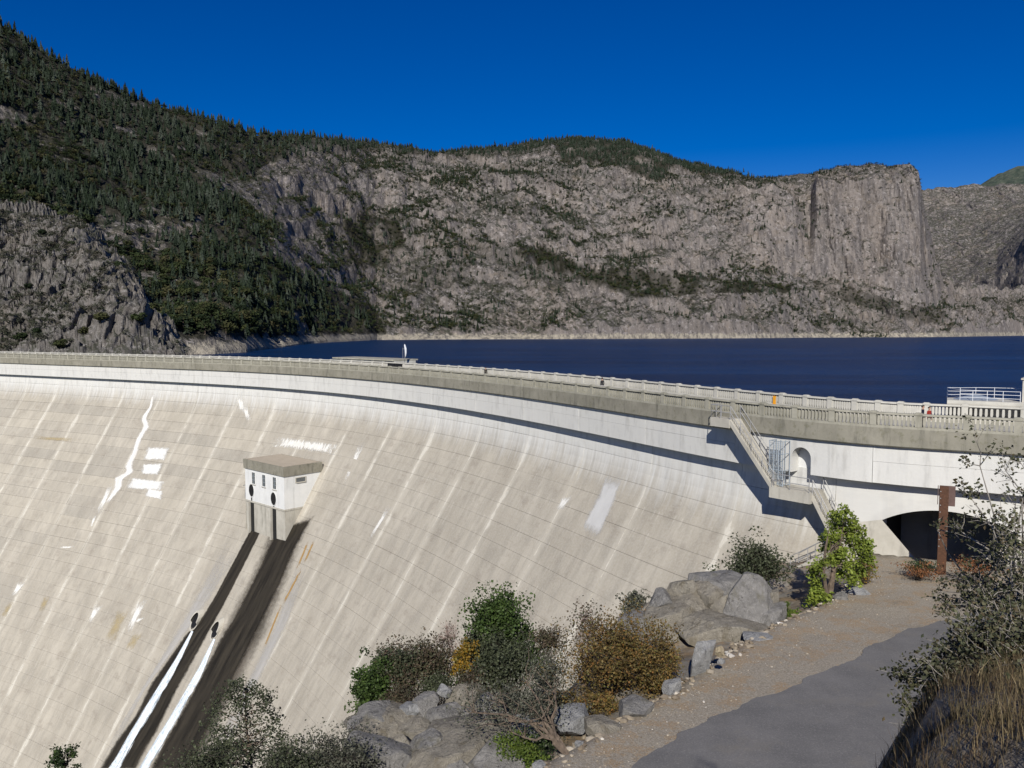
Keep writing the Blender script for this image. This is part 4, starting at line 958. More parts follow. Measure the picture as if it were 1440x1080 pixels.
def build_valve_house():
    s1, Hb = on_face(401, 762); of = float(o_f(Hb)); s2 = on_face(345, 747)[0]
    Ht = min(np.arange(14, 31, 0.02), key=lambda h: abs(proj(dam(s1, of, -h))[1] - 657))
    e = empty('valve_house', tuple(dam((s1 + s2) / 2, of, -Hb)))
    tag(e, 'white flat-roofed concrete valve house jutting out of the dam face', 'valve house')
    # local frame straight across the front
    A, B = dam(s1, of, 0)[:2], dam(s2, of, 0)[:2]; tdir = (B - A) / np.linalg.norm(B - A); n = np.array([-tdir[1], tdir[0]]); 
    if n @ (-A) < 0: n = -n
    Wd = np.linalg.norm(B - A)
    def P(u, d, H): q = A + tdir * u + n * d; return (q[0], q[1], -H)      # u along front from right edge, d out of the front
    def back(u, H):                                                        # where the dam face is at that level
        return -(of - float(o_f(H))) - 0.3
    Hr = Ht + 1.45                                                         # underside of the roof slab
    holes = [(0.265 * Wd, Hr + 3.75, 0.74), (0.835 * Wd, Hr + 3.35, 0.74)]
    # walls as a shell
    lv = [Hr, Hr + 3.2, Hr + 6.0, Hb + 0.5]
    for nm, h0, h1, mt, pr in (('wall', Hr, Hr + 5.0, M['house'], 0.0), ('lower_wall', Hr + 5.0, Hb + 0.6, M['concrete'], -0.06)):
        m = MB()
        m.hexa([P(0, pr, h1), P(Wd, pr, h1), P(Wd, back(0, h1), h1), P(0, back(0, h1), h1), P(0, pr, h0), P(Wd, pr, h0), P(Wd, back(0, h0), h0), P(0, back(0, h0), h0)])
        m.build(nm, mt, e)
    m = MB(); m.hexa([P(-0.06, 0.06, Hr + 5.25), P(Wd + 0.06, 0.06, Hr + 5.25), P(Wd + 0.06, back(0, Hr + 5.1), Hr + 5.25), P(-0.06, back(0, Hr + 5.1), Hr + 5.25), P(-0.06, 0.06, Hr + 4.98), P(Wd + 0.06, 0.06, Hr + 4.98), P(Wd + 0.06, back(0, Hr + 5.1), Hr + 4.98), P(-0.06, back(0, Hr + 5.1), Hr + 4.98)]); m.build('band', M['concrete'], e)
    m = MB(); ov = 0.16; bo = back(0, Hr) 
    m.hexa([P(-ov, ov, Hr), P(Wd + ov, ov, Hr), P(Wd + ov, bo, Hr), P(-ov, bo, Hr), P(-ov - 0.06, ov + 0.06, Ht), P(Wd + ov + 0.06, ov + 0.06, Ht), P(Wd + ov + 0.06, bo + 0.2, Ht), P(-ov - 0.06, bo + 0.2, Ht)])
    ro = m.build('roof', M['fascia'], e); ro['label'] = 'flat tan roof slab'
    m = MB(); m.hexa([P(0.1, -0.1, Ht - 0.005), P(Wd - 0.1, -0.1, Ht - 0.005), P(Wd - 0.1, bo + 0.5, Ht - 0.005), P(0.1, bo + 0.5, Ht - 0.005), P(0.1, -0.1, Ht - 0.05), P(Wd - 0.1, -0.1, Ht - 0.05), P(Wd - 0.1, bo + 0.5, Ht - 0.05), P(0.1, bo + 0.5, Ht - 0.05)])
    o = m.build('roof_surface', M['roofing'], None); o.parent = ro; o.matrix_parent_inverse = e.matrix_basis.inverted()
    def quadbox(m, u0, u1, d0, d1, h0, h1):
        m.hexa([P(u0, d1, h1), P(u1, d1, h1), P(u1, d0, h1), P(u0, d0, h1), P(u0, d1, h0), P(u1, d1, h0), P(u1, d0, h0), P(u0, d0, h0)])
    for uc in (0.23, 0.50, 0.77):
        u = uc * Wd; w_, h0, h1 = 0.46, Hr + 0.42, Hr + 2.2
        m = MB()
        for (a, b, c, d) in ((u - w_ - .08, u - w_, h0 - .08, h1 + .08), (u + w_, u + w_ + .08, h0 - .08, h1 + .08), (u - w_, u + w_, h0 - .08, h0), (u - w_, u + w_, h1, h1 + .08)): quadbox(m, a, b, 0.0, 0.06, c, d)
        fr = m.build('window', M['house'], e)
        m = MB(); quadbox(m, u - w_, u + w_, 0.0, 0.015, h0, h1); g = m.build('pane', M['pane'], None); g.parent = fr; g.matrix_parent_inverse = e.matrix_basis.inverted()
        m = MB(); quadbox(m, u - 0.025, u + 0.025, 0.015, 0.04, h0, h1)
        for k in (0.33, 0.66): quadbox(m, u - w_, u + w_, 0.015, 0.035, h0 + (h1 - h0) * k - .02, h0 + (h1 - h0) * k + .02)
        g = m.build('glazing_bar', M['mesh_steel'], None); g.parent = fr; g.matrix_parent_inverse = e.matrix_basis.inverted()
        m = MB(); quadbox(m, u - w_ - .12, u + w_ + .12, 0.0, 0.14, h1 + 0.08, h1 + 0.18); g = m.build('sill', M['concrete'], None); g.parent = fr; g.matrix_parent_inverse = e.matrix_basis.inverted()
    # side window in the right-hand wall
    def sidebox(m, d0, d1, q0, q1, h0, h1): m.hexa([P(-q1, d1, h1), P(-q0, d1, h1), P(-q0, d0, h1), P(-q1, d0, h1), P(-q1, d1, h0), P(-q0, d1, h0), P(-q0, d0, h0), P(-q1, d0, h0)])
    m = MB(); dm = -0.42 * abs(back(0, Hr))
    for a in ((dm - .95, dm - .8, .0, .07, Hr + .4, Hr + 1.25), (dm + .8, dm + .95, 0, .07, Hr + .4, Hr + 1.25), (dm - .8, dm + .8, 0, .07, Hr + .4, Hr + .5), (dm - .8, dm + .8, 0, .16, Hr + 1.12, Hr + 1.25)): sidebox(m, *a)
    fr = m.build('window', M['concrete'], e); m = MB(); sidebox(m, dm - .8, dm + .8, 0, .02, Hr + .5, Hr + 1.12); g = m.build('pane', M['pane'], None); g.parent = fr; g.matrix_parent_inverse = e.matrix_basis.inverted()
    for k_, hh_ in enumerate((Hr + 3.3, Hr + 4.1, Hr + 4.8)):
        m = MB(); m.tube([P(Wd - 0.1, -0.5 - 0.3 * k_, hh_), P(Wd + 1.6, -0.7 - 0.3 * k_, hh_ - 0.25), P(Wd + 2.9 - 0.4 * k_, -1.2 - 0.4 * k_, hh_ + 0.1)], 0.055, 6); m.build('drain_pipe', M['steel'], e)
    m = MB(); m.tube([P(Wd + 1.5, -0.9, Hr + 2.9), P(Wd + 1.5, -0.7, Hr + 5.2)], 0.05, 6); m.build('pipe_bracket', M['steel'], e)
    # two round ports with dark spill channels below them
    for (u, Hc, rr) in holes:
        k = 20; m = MB(); ring = [(u + rr * math.cos(2 * math.pi * i / k), Hc + 1.35 * rr * math.sin(2 * math.pi * i / k)) for i in range(k)]; ring2 = [(u + 1.14 * rr * math.cos(2 * math.pi * i / k), Hc + 1.5 * rr * math.sin(2 * math.pi * i / k)) for i in range(k)]
        m.add([P(a, 0.05, b) for a, b in ring] + [P(a, 0.05, b) for a, b in ring2] + [P(a, 0.0, b) for a, b in ring2], [[i, (i + 1) % k, k + (i + 1) % k, k + i] for i in range(k)] + [[k + i, k + (i + 1) % k, 2 * k + (i + 1) % k, 2 * k + i] for i in range(k)])
        pr = m.build('port', M['house'], e); m = MB(); m.add([P(a, 0.02, b) for a, b in ring], [list(range(k))]); g = m.build('port_hole', M['dark_opening'], None); g.parent = pr; g.matrix_parent_inverse = e.matrix_basis.inverted()
        m = MB(); quadbox(m, u - 0.16, u + 0.16, 0.0, 0.03, Hc + 1.1, Hr + 5.3); quadbox(m, u - 0.55, u + 0.35, -0.1, 0.02, Hr + 5.3, Hb + 0.3); m.build('spill_channel', M['black_rubber'], e)
        m = MB(); quadbox(m, u + 0.42, u + 0.75, -0.1, 0.35, Hr + 5.3, Hb + 0.3); m.build('channel_fin', M['concrete'], e)
build_valve_house()

# ------------------------------------------------------------------ access stairway on the wall
def build_stairs():
    s_top = s_of(1030, 0.9, -6.9); s_l0 = s_of(1093, 0.7, -11.6); s_l1 = s_of(1146, 0.5, -12.3); s_low = s_of(1186, 0.2, -15.0)
    HT, HM, HL = 6.85, 11.35, 14.9
    e = empty('access_stairway', tuple(dam(s_l1, 0.3, -HL)))
    tag(e, 'steep grey concrete stairway with steel handrails fixed to the dam wall', 'stairway')
    oi, oo = -0.05, 1.15
    oi2, oo2 = -0.85, 0.95
    def P(s, o, H): return dam(s, o, -H)
    def bx(m, s0, s1, o0, o1, H0, H1): m.hexa([P(s0, o0, H1), P(s1, o0, H1), P(s1, o1, H1), P(s0, o1, H1), P(s0, o0, H0), P(s1, o0, H0), P(s1, o1, H0), P(s0, o1, H0)])
    def flight(sa, Ha, sb, Hb, o0, o1, n):
        for o in (o0, o1):                                     # stringers
            m = MB(); th = 0.10
            m.hexa([P(sa, o - th / 2, Ha + 0.42), P(sb, o - th / 2, Hb + 0.42), P(sb, o + th / 2, Hb + 0.42), P(sa, o + th / 2, Ha + 0.42), P(sa, o - th / 2, Ha - 0.02), P(sb, o - th / 2, Hb - 0.02), P(sb, o + th / 2, Hb - 0.02), P(sa, o + th / 2, Ha - 0.02)])
            m.build('stringer', M['concrete'], e)
        m = MB(); m.hexa([P(sa, o0, Ha + 0.44), P(sb, o0, Hb + 0.44), P(sb, o1, Hb + 0.44), P(sa, o1, Ha + 0.44), P(sa, o0, Ha + 0.36), P(sb, o0, Hb + 0.36), P(sb, o1, Hb + 0.36), P(sa, o1, Ha + 0.36)]); m.build('soffit', M['concrete'], e)
        for i in range(n):
            f0, f1 = i / n, (i + 1) / n; m = MB(); s0, s1 = sa + (sb - sa) * f0, sa + (sb - sa) * f1; H = Ha + (Hb - Ha) * (f0 + 0.5 / n)
            bx(m, s0, s1, o0 + 0.05, o1 - 0.05, H, H + 0.06); bx(m, s0 + (s1 - s0) * 0.9, s1, o0 + 0.06, o1 - 0.06, H + 0.06, H + (Hb - Ha) / n); m.build('tread', M['concrete'], e)
        for o in (o0 + 0.02, o1 - 0.02):
            for hh in (0.5, 1.0):
                m = MB(); m.tube([P(sa, o, Ha - hh), P(sb, o, Hb - hh)], 0.028); m.build('handrail', M['steel'], e)
            for f in np.linspace(0, 1, max(3, int(n / 4))):
                m = MB(); m.tube([P(sa + (sb - sa) * f, o, Ha + (Hb - Ha) * f + 0.1), P(sa + (sb - sa) * f, o, Ha + (Hb - Ha) * f - 1.0)], 0.028); m.build('rail_post', M['steel'], e)
    def platform(s0, s1, o0, o1, H, th, rails):
        m = MB(); bx(m, s0, s1, o0, o1, H, H + th); m.build('landing', M['concrete'], e)
        for (sa, oa, sb, ob) in rails:
            for hh in (0.5, 1.0):
                m = MB(); m.tube([P(sa, oa, H - hh), P(sb, ob, H - hh)], 0.028); m.build('handrail', M['steel'], e)
            for f in (0, 0.5, 1):
                m = MB(); m.tube([P(sa + (sb - sa) * f, oa + (ob - oa) * f, H), P(sa + (sb - sa) * f, oa + (ob - oa) * f, H - 1.0)], 0.028); m.build('rail_post', M['steel'], e)
    platform(s_top, s_top + 1.9, 0.0, oo + 0.1, HT, 0.65, [(s_top + 1.9, 0.05, s_top + 1.9, oo), (s_top + 1.9, oo, s_top, oo)])
    flight(s_top, HT, s_l0, HM, oi + 0.05, oo, 22)
    platform(s_l0 + 0.25, s_l1, oi2, oo + 0.15, HM, 0.75, [(s_l0 + 0.1, oo + 0.05, s_l1 + 0.1, oo + 0.05)])
    flight(s_l1, HM + 0.1, s_low, HL, oi2 + 0.1, oo2, 17)
    # last flight: back along the foot of the wall
    f2 = s_of(1165, 2.3, -14.6), s_of(1106, 3.2, -16.2)
    platform(s_low - 0.2, f2[0] + 0.2, oi2, 2.6, HL, 0.3, [])
    flight(f2[0], HL, f2[1], 16.6, 1.5, 2.7, 10)
    m = MB(); m.hexa([P(f2[0] - 1, 1.2, 22), P(f2[1] + 0.3, 1.2, 22), P(f2[1] + 0.3, 3.0, 22), P(f2[0] - 1, 3.0, 22), P(f2[0] - 1, 1.2, HL + 0.9), P(f2[1] + 0.3, 1.2, 17.4), P(f2[1] + 0.3, 3.0, 17.4), P(f2[0] - 1, 3.0, HL + 0.9)]); m.build('plinth', M['concrete'], e)
    # wire cage beside the stairs
    c0, c1 = s_of(1086, 0.2, -9.5), s_of(1105, 0.2, -9.5)
    if c0 > c1: c0, c1 = c1, c0
    g = empty('wire_cage', tuple(P((c0 + c1) / 2, 0.2, HM))); tag(g, 'blue-grey steel wire cage on the wall behind the stairway', 'wire cage')
    m = MB()
    for s in np.linspace(c0, c1, 4):
        for o in (-0.3, 0.55): m.tube([P(s, o, HM), P(s, o, H_FB + 0.35)], 0.035, 5)
    for H in (H_FB + 0.35, 9.0, 10.2, HM - 0.1):
        m.tube([P(c0, -0.3, H), P(c0, 0.55, H), P(c1, 0.55, H), P(c1, -0.3, H)], 0.03, 5)
    m.build('frame', M['mesh_steel'], g)
    m = MB()
    for s in np.linspace(c0, c1, 15)[1:-1]: m.tube([P(s, 0.55, HM), P(s, 0.55, H_FB + 0.4)], 0.011, 4)
    for H in np.arange(H_FB + 0.5, HM, 0.16): m.tube([P(c0, 0.56, H), P(c1, 0.56, H)], 0.011, 4)
    m.build('wire_mesh', M['mesh_steel'], g)
build_stairs()

# ------------------------------------------------------------------ structures on the lake side
def railing(e, pts, zb, h, mat, nbars=3):
    for p in pts:
        m = MB(); m.tube([(p[0], p[1], zb), (p[0], p[1], zb + h)], 0.022, 6); m.build('post', mat, e)
    for k in range(nbars):
        z = zb + h * (k + 1) / nbars
        m = MB(); m.tube([(p[0], p[1], z) for p in pts], 0.019, 6); m.build('rail', mat, e)
def build_lakeside():
    # intake tower right of the frame's centre line
    zt = -5.55
    c = [at_z(x, y, zt)[:2] for x, y in ((1333, 570), (1352, 563.5), (1395, 566.5), (1450, 569.5))]
    base = at_z(1333, 571, zt); Y0 = base[1]
    def PX(x, Y): return np.array([(x - 720) / F * Y * 1.0, Y])
    e = empty('intake_tower', (float(PX(1385, 66)[0]), 66, LAKE_Z)); tag(e, 'pale concrete intake platform with curved white railing by the lake', 'platform')
    Yc = 63.0; s0 = s_of(1334, -9.0, -6); s1 = s_of(1434, -9.0, -6)
    if s0 < s1: s0, s1 = s1, s0
    def P(f, o, z): return dam(s0 + (s1 - s0) * f, o, z)
    m = MB(); fs = np.linspace(-0.03, 1.9, 9); top = []; 
    ring = [P(f, -9.05, 0) for f in fs] + [P(f, -9.05 - 4.2 * math.sin(math.pi * min(max((f + 0.1) / 2.1, 0.12), 0.92)) ** 0.5, 0) for f in fs[::-1]]
    n = len(ring); zt = -(HP - 0.02)
    m.add([(p[0], p[1], zt) for p in ring] + [(p[0], p[1], LAKE_Z - 6) for p in ring], [list(range(n))] + [[i, (i + 1) % n, n + (i + 1) % n, n + i] for i in range(n)])
    m.build('tower_body', M['concrete'], e)
    m = MB(); m.add([(p[0], p[1], zt + 0.22) for p in ring] + [(p[0], p[1], zt) for p in ring], [list(range(n))] + [[i, (i + 1) % n, n + (i + 1) % n, n + i] for i in range(n)]); m.build('cap_slab', M['parapet_far'], e)
    fr = [P(f, -9.3, 0) for f in np.linspace(0, 1.0, 6)]
    railing(e, [ring[n - 1] * 0.97 + ring[0] * 0.03] + fr[1:], zt + 0.2, 0.78, M['rail_paint'])
    bkr = [ring[n - 1]] + [ring[n - 2 - k] for k in range(0, 5)]
    railing(e, bkr, zt + 0.2, 0.78, M['rail_paint'])
    m = MB(); q = P(0.45, -11, 0); hump = [(q[0] + 1.6 * math.cos(a) , q[1] + 1.2 * math.sin(a), zt + 0.22) for a in np.linspace(0, 2 * math.pi, 12, endpoint=False)]
    m.add(hump + [(q[0], q[1], zt + 0.62)], [[i, (i + 1) % 12, 12] for i in range(12)]); m.build('hatch_cover', M['mesh_steel'], e)
    # taller block at the frame's edge
    b = P(1.22, -11.0, 0); k = empty('winch_house', (b[0], b[1], zt + 0.22)); tag(k, 'taller grey concrete block with railing at the right picture edge', 'concrete block')
    a = math.atan2(P(1.4, -11, 0)[1] - b[1], P(1.4, -11, 0)[0] - b[0])
    m = MB(); m.box((b[0], b[1], zt + 0.22 + 0.8), (2.2, 2.4, 1.6), a); m.box((b[0], b[1], zt + 0.22 + 1.66), (2.4, 2.6, 0.12), a); m.build('block', M['concrete'], k)
    C, S = math.cos(a), math.sin(a)
    cr = [(b[0] + x * C - y * S, b[1] + x * S + y * C) for x, y in ((-1.0, -1.1), (1.0, -1.1), (1.0, 1.1), (-1.0, 1.1), (-1.0, -1.1))]
    railing(k, cr, zt + 1.94, 0.95, M['rail_paint'])
    # long low gatehouse upstream with its mast
    g0, g1 = s_of(556, -9.2, -5), s_of(470, -9.2, -5)
    e = empty('gate_house', tuple(dam((g0 + g1) / 2, -11.5, LAKE_Z))); tag(e, 'long low flat-roofed gatehouse behind the lake-side balustrade', 'gatehouse')
    def sw(name, prof, mat, parent):
        S = np.linspace(g0, g1, 9); V = np.array([dam(S, o, -H) for o, H in prof]); nr, nc = V.shape[:2]; q = grid_faces(nr + 1, nc); q = np.where(q >= nr * nc, q - nr * nc, q); bb = np.arange(nr) * nc
        return mesh_np(name, V.reshape(-1, 3), [list(f) for f in q] + [list(bb)[::-1], list(bb + nc - 1)], mat, parent)
    sw('wall', [(-9.0, 5.35), (-9.0, 30), (-13.4, 30), (-13.4, 5.35)], M['parapet_far'], e)
    r = sw('roof', [(-8.75, 5.1), (-8.75, 5.32), (-13.9, 5.32), (-13.9, 5.1)], M['parapet'], e); r['label'] = 'thin flat concrete roof'
    # dark openings cut in the parapet in front of it
    for x in (547.5, 552.5, 557.5, 562.5):
        s = s_of(x, -8.4, -6); m = MB(); w_ = 0.42
        m.hexa([dam(s + a_, o, -H) for a_, o, H in ((-w_, -8.36, HP + 0.72), (w_, -8.36, HP + 0.72), (w_, -8.5, HP + 0.72), (-w_, -8.5, HP + 0.72), (-w_, -8.36, HP + 0.2), (w_, -8.36, HP + 0.2), (w_, -8.5, HP + 0.2), (-w_, -8.5, HP + 0.2))])
        m.build('window', M['dark_opening'], e)
    sm = s_of(569.5, -10.5, -4.5); p = dam(sm, -10.5, -4.95); k = empty('signal_mast', tuple(p)); tag(k, 'thin mast with a white furled cover above the gatehouse roof', 'mast')
    m = MB(); m.tube([p, p + (0, 0, 1.9)], 0.05, 6); m.build('pole', M['steel'], k)
    m = MB(); m.tube([p + (0.1, 0, 0.35), p + (0.14, 0, 0.9), p + (0.12, 0, 1.6), p + (-0.02, 0, 2.2), p + (-0.06, 0, 2.4)], [0.05, 0.15, 0.19, 0.13, 0.02], 8); m.build('furled_cover', M['rail_paint'], k)
    m = MB(); m.tube([p + (-0.35, 0, 0.0), p + (-0.35, 0, 1.8)], 0.025, 5); m.tube([p + (-0.35, 0, 1.7), p + (0, 0, 1.5)], 0.02, 5); m.build('antenna', M['steel'], k)
    # orange notice on the lake-side parapet
    so_ = s_of(1089, -8.4, -6); p = dam(so_, -8.40, -(HP + 0.62)); t = np.array([np.interp(so_, SG, TG[:, 0]), np.interp(so_, SG, TG[:, 1])]); a = math.atan2(t[1], t[0])
    m = MB(); m.box((0, 0, 0), (0.30, 0.025, 0.62)); m.box((0, 0.0, 0.33), (0.34, 0.05, 0.05)); m.box((0, 0, -0.33), (0.34, 0.05, 0.05))
    o = m.build('notice_board', M['orange'], None); o.location = p; o.rotation_euler = (0, 0, a); tag(o, 'small orange notice hung on the lake-side balustrade', 'notice')
build_lakeside()

# ------------------------------------------------------------------ brown road sign seen from behind, near the arch
def build_sign():
    Y = 48.0; top = at_y(1328, 684, Y); zb = gz(top[0], top[1]); k = Y / F
    e = empty('sign_post', (top[0], top[1], zb)); tag(e, 'brown steel post with a plate at its top, in front of the dark arch', 'sign post')
    a = R(-24); C, S = math.cos(a), math.sin(a); W_ = 11.5 * k
    def at(u, d): return top[0] + u * C - d * S, top[1] + u * S + d * C
    m = MB(); hgt = top[2] - zb + 0.1; zc = zb - 0.1 + hgt / 2
    for (u, d, w, dd) in ((0, -0.11, W_, 0.025), (0, 0.11, W_, 0.025), (0, 0, 0.03, 0.2)): x, y = at(u, d); m.box((x, y, zc), (w, dd, hgt), a)
    m.build('post', M['sign_brown'], e)
    x, y = at(4.5 * k, 0.16); m = MB(); m.box((x, y, top[2] - 14 * k), (20 * k, 0.03, 29 * k), a); m.build('sign_plate', M['sign_grey'], e)
    x, y = at(-7.6 * k, 0.05); m = MB(); m.box((x, y, top[2] - 13 * k), (0.03, 0.2, 27 * k), a); m.build('side_plate', M['sign_grey'], e)
    for q in range(9):
        x, y = at(-0.38 * W_, -0.13); m = MB(); m.box((x, y, top[2] - 0.3 - 0.42 * q), (0.05, 0.03, 0.05), a); m.build('rivet', M['steel'], e)
build_sign()

# ------------------------------------------------------------------ people on the crest
def mat_person(name, top, legs, skin=(0.45, 0.27, 0.19), shoe=(0.03, 0.03, 0.03)):
    t = NT(name); z = t.sep(t.obj())[2]; n = t.noise(t.obj(), 9.0, 3)
    c = t.mix(t.ss(z, 0.92, 0.925), legs, top); c = t.mix(t.ss(z, 0.09, 0.085), c, shoe); c = t.mix(t.ss(z, 1.455, 1.46), c, skin)
    x = t.m2('ABSOLUTE', t.sep(t.obj())[0]); hand = t.m2('MULTIPLY', t.ss(z, 0.83, 0.82), t.ss(x, 0.20, 0.205)); c = t.mix(hand, c, skin)
    c = t.mix(t.ss(n, 0.4, 0.7, 0, 0.3), c, (0.02, 0.02, 0.02)); return t.fin(c, 0.85, 0.2)
def person(x_px, o, label, top, legs, hair, h=1.7, yaw=0.0, ds=0.0):
    s = s_of(x_px, o, -HP) + ds; p = dam(s, o, -HD); t = np.array([np.interp(s, SG, TG[:, 0]), np.interp(s, SG, TG[:, 1])])
    e = empty('person', tuple(p), math.atan2(t[1], t[0]) + yaw); e.scale = (h / 1.75,) * 3; tag(e, label, 'person', 'visitors walking on the dam crest')
    V, E_, Rr = [], [], []
    def v(q, r): V.append(q); Rr.append(r); return len(V) - 1
    def ch(a, pts):
        for q, r in pts: b = v(q, r); E_.append((a, b)); a = b
        return a
    pel = v((0, 0, 0.96), (0.15, 0.11)); chest = ch(pel, [((0, 0.0, 1.10), (0.135, 0.10)), ((0, 0.0, 1.28), (0.165, 0.115)), ((0, 0, 1.40), (0.14, 0.09))])
    ch(chest, [((0, 0.005, 1.48), (0.055, 0.055)), ((0, 0.015, 1.56), (0.072, 0.085)), ((0, 0.02, 1.65), (0.082, 0.098)), ((0, 0.01, 1.735), (0.05, 0.06))])
    for sd in (-1, 1):
        ch(pel, [((sd * 0.095, 0, 0.88), (0.092, 0.095)), ((sd * 0.10, 0.03 * sd, 0.50), (0.062, 0.065)), ((sd * 0.10, -0.04 + 0.05 * sd, 0.10), (0.042, 0.045)), ((sd * 0.11, 0.12 + 0.05 * sd, 0.04), (0.04, 0.035))])
        w = ch(chest, [((sd * 0.18, 0, 1.39), (0.062, 0.06)), ((sd * 0.225, -0.02, 1.12), (0.046, 0.046)), ((sd * 0.235, 0.06, 0.88), (0.034, 0.034)), ((sd * 0.235, 0.075, 0.80), (0.036, 0.022))])
        for k, ln in enumerate((0.07, 0.085, 0.09, 0.08)):
            ch(w, [((sd * 0.235, 0.045 + 0.021 * k, 0.76), (0.009, 0.009)), ((sd * 0.225, 0.045 + 0.021 * k, 0.76 - ln * 0.6), (0.008, 0.008)), ((sd * 0.205, 0.045 + 0.021 * k, 0.76 - ln), (0.007, 0.007))])
        ch(w, [((sd * 0.215, 0.115, 0.785), (0.010, 0.010)), ((sd * 0.20, 0.125, 0.745), (0.009, 0.009))])
    me = bpy.data.meshes.new('body'); me.from_pydata(V, E_, []); b = bpy.data.objects.new('body', me); COL.objects.link(b); b.parent = e
    md = b.modifiers.new('skin', 'SKIN'); md.use_smooth_shade = True; b.modifiers.new('sub', 'SUBSURF').levels = 1
    for i, sv in enumerate(me.skin_vertices[0].data): sv.radius = Rr[i]; sv.use_root = (i == 0)
    me.materials.append(mat_person('clothes', top, legs))
    V = []; Fc = []; nu, nv = 12, 7                                   # hair cap
    for j in range(nv):
        th = R(8 + 88 * j / (nv - 1))
        for i in range(nu):
            ph = 2 * math.pi * i / nu; r = 0.103; V.append((0.92 * r * math.sin(th) * math.cos(ph), 0.005 + 1.12 * r * math.sin(th) * math.sin(ph) - 0.012 * j / nv, 1.665 + 1.0 * r * math.cos(th) + (0.05 * j / nv if math.sin(ph) > 0.35 else -0.03 * j / nv)))
    for j in range(nv - 1):
        for i in range(nu): Fc.append([j * nu + i, j * nu + (i + 1) % nu, (j + 1) * nu + (i + 1) % nu, (j + 1) * nu + i])
    Fc.append(list(range(nu)))
    hm = simple('hair_' + label[:8], hair, 0.7); mesh_np('hair', np.array(V), Fc, hm, e, smooth=True, world=False)
    m = MB(); m.add([(-0.012, 0.105, 1.60), (0.012, 0.105, 1.60), (0, 0.128, 1.60), (0, 0.108, 1.645)], [[0, 1, 2], [0, 2, 3], [1, 3, 2]]); m.build('nose', simple('skin_nose', (0.45, 0.27, 0.19)), e, world=False)
    for sd in (-1, 1):
        m = MB(); m.box((sd * 0.03, 0.106, 1.64), (0.022, 0.008, 0.010)); m.build('eye', M['black_rubber'], e, world=False)
person(1298, -3.4, 'person in navy jacket walking along the crest beside a companion in red', (0.012, 0.014, 0.03), (0.02, 0.02, 0.025), (0.02, 0.014, 0.01), 1.62, R(90))
person(1307, -3.3, 'person in red and black top beside the one in navy', (0.30, 0.03, 0.02), (0.02, 0.02, 0.025), (0.015, 0.012, 0.01), 1.55, R(60))
person(847, -4.6, 'lone person in black and white near the middle of the crest', (0.03, 0.03, 0.032), (0.35, 0.34, 0.33), (0.03, 0.02, 0.015), 1.68, R(-90))
person(683, -5.5, 'tiny dark-clothed person far along the crest near the gatehouse', (0.04, 0.035, 0.03), (0.05, 0.05, 0.06), (0.03, 0.02, 0.015), 1.66, R(80))

# ------------------------------------------------------------------ boulders
def mat_boulder(name, a, b, lich):
    t = NT(name); p = t.pos(); n = t.noise(p, 1.9, 6, 0.7); n2 = t.noise(p, 11.0, 6, 0.8); cr = t.voro(p, 1.3, 'DISTANCE_TO_EDGE'); st = t.noise(t.map(p, (1.5, 1.5, 0.5)), 1.3, 5, 0.7)
    c = t.ramp(n, [(0.3, a), (0.7, b)]); c = t.mix(t.ss(n2, 0.54, 0.68, 0, 0.7), c, tuple(min(1, x * 1.55) for x in b)); c = t.mix(t.ss(n2, 0.40, 0.28, 0, 0.35), c, tuple(x * 0.5 for x in a))
    c = t.mix(t.ss(st, 0.52, 0.7, 0, 0.6), c, lich); c = t.mix(t.ss(t.noise(t.map(p, (1, 1, 0.4)), 2.2, 6, 0.8, 1.5), 0.43, 0.37, 0, 0.7), c, tuple(x * 0.4 for x in a))
    t.bump(t.m2('ADD', n2, t.m2('MULTIPLY', t.noise(p, 3.0, 6, 0.75, 0.6), 2.5)), 1.0, 0.10); M[name] = t.fin(c, 0.93, 0.15); return M[name]
mat_boulder('rock_grey', (0.17, 0.165, 0.155), (0.31, 0.30, 0.285), (0.15, 0.14, 0.095))
mat_boulder('rock_tan', (0.21, 0.19, 0.155), (0.33, 0.305, 0.255), (0.15, 0.125, 0.08))
mat_boulder('rock_pale', (0.24, 0.245, 0.25), (0.37, 0.37, 0.365), (0.17, 0.17, 0.165))
mat_boulder('rock_yellow', (0.36, 0.30, 0.20), (0.5, 0.43, 0.31), (0.3, 0.25, 0.16))
def rock_mesh(seed, sub=4, cuts=26, rough=0.04):
    r = np.random.default_rng(seed); bm = bmesh.new(); bmesh.ops.create_icosphere(bm, subdivisions=sub, radius=1.0)
    V = np.array([v.co[:] for v in bm.verts]); Fc = [[v.index for v in f.verts] for f in bm.faces]; bm.free()
    for _ in range(cuts):
        n = r.normal(size=3); n /= np.linalg.norm(n); d = r.uniform(0.42, 0.82); k = V @ n - d; V = V - np.where(k > 0, k, 0)[:, None] * n * 0.99
    V = V * (1 + rough * fbm(V * 2.2 + seed, 3, seed)[:, None] + 0.7 * rough * fbm(V * 6 + seed, 4, seed + 3, 0.6, True)[:, None])
    V /= np.abs(V).max(0); return V, np.array(Fc)
ROCKS = [rock_mesh(100 + k) for k in range(10)]; SROCKS = [rock_mesh(200 + k, 1, 6, 0.12) for k in range(6)]
def boulder(px, py, w, h, Y, mat, label, k, rot=0.0, dep=1.0, name='boulder', group=None, tilt=0.0):
    c = at_y(px, py, Y); rx, rz = w / 2 * Y / F, h / 2 * Y / F; V, Fc = ROCKS[k % len(ROCKS)]
    Vs = V * np.array([rx, rx * dep, rz]); C, S = math.cos(tilt), math.sin(tilt); Vs = Vs @ np.array([[C, 0, S], [0, 1, 0], [-S, 0, C]]).T
    Cr = Vs; a = rot
    o = mesh_np(name, Vs, Fc, M[mat]); o.location = c; o.rotation_euler = (0, 0, a); tag(o, label, 'boulder', group); return o
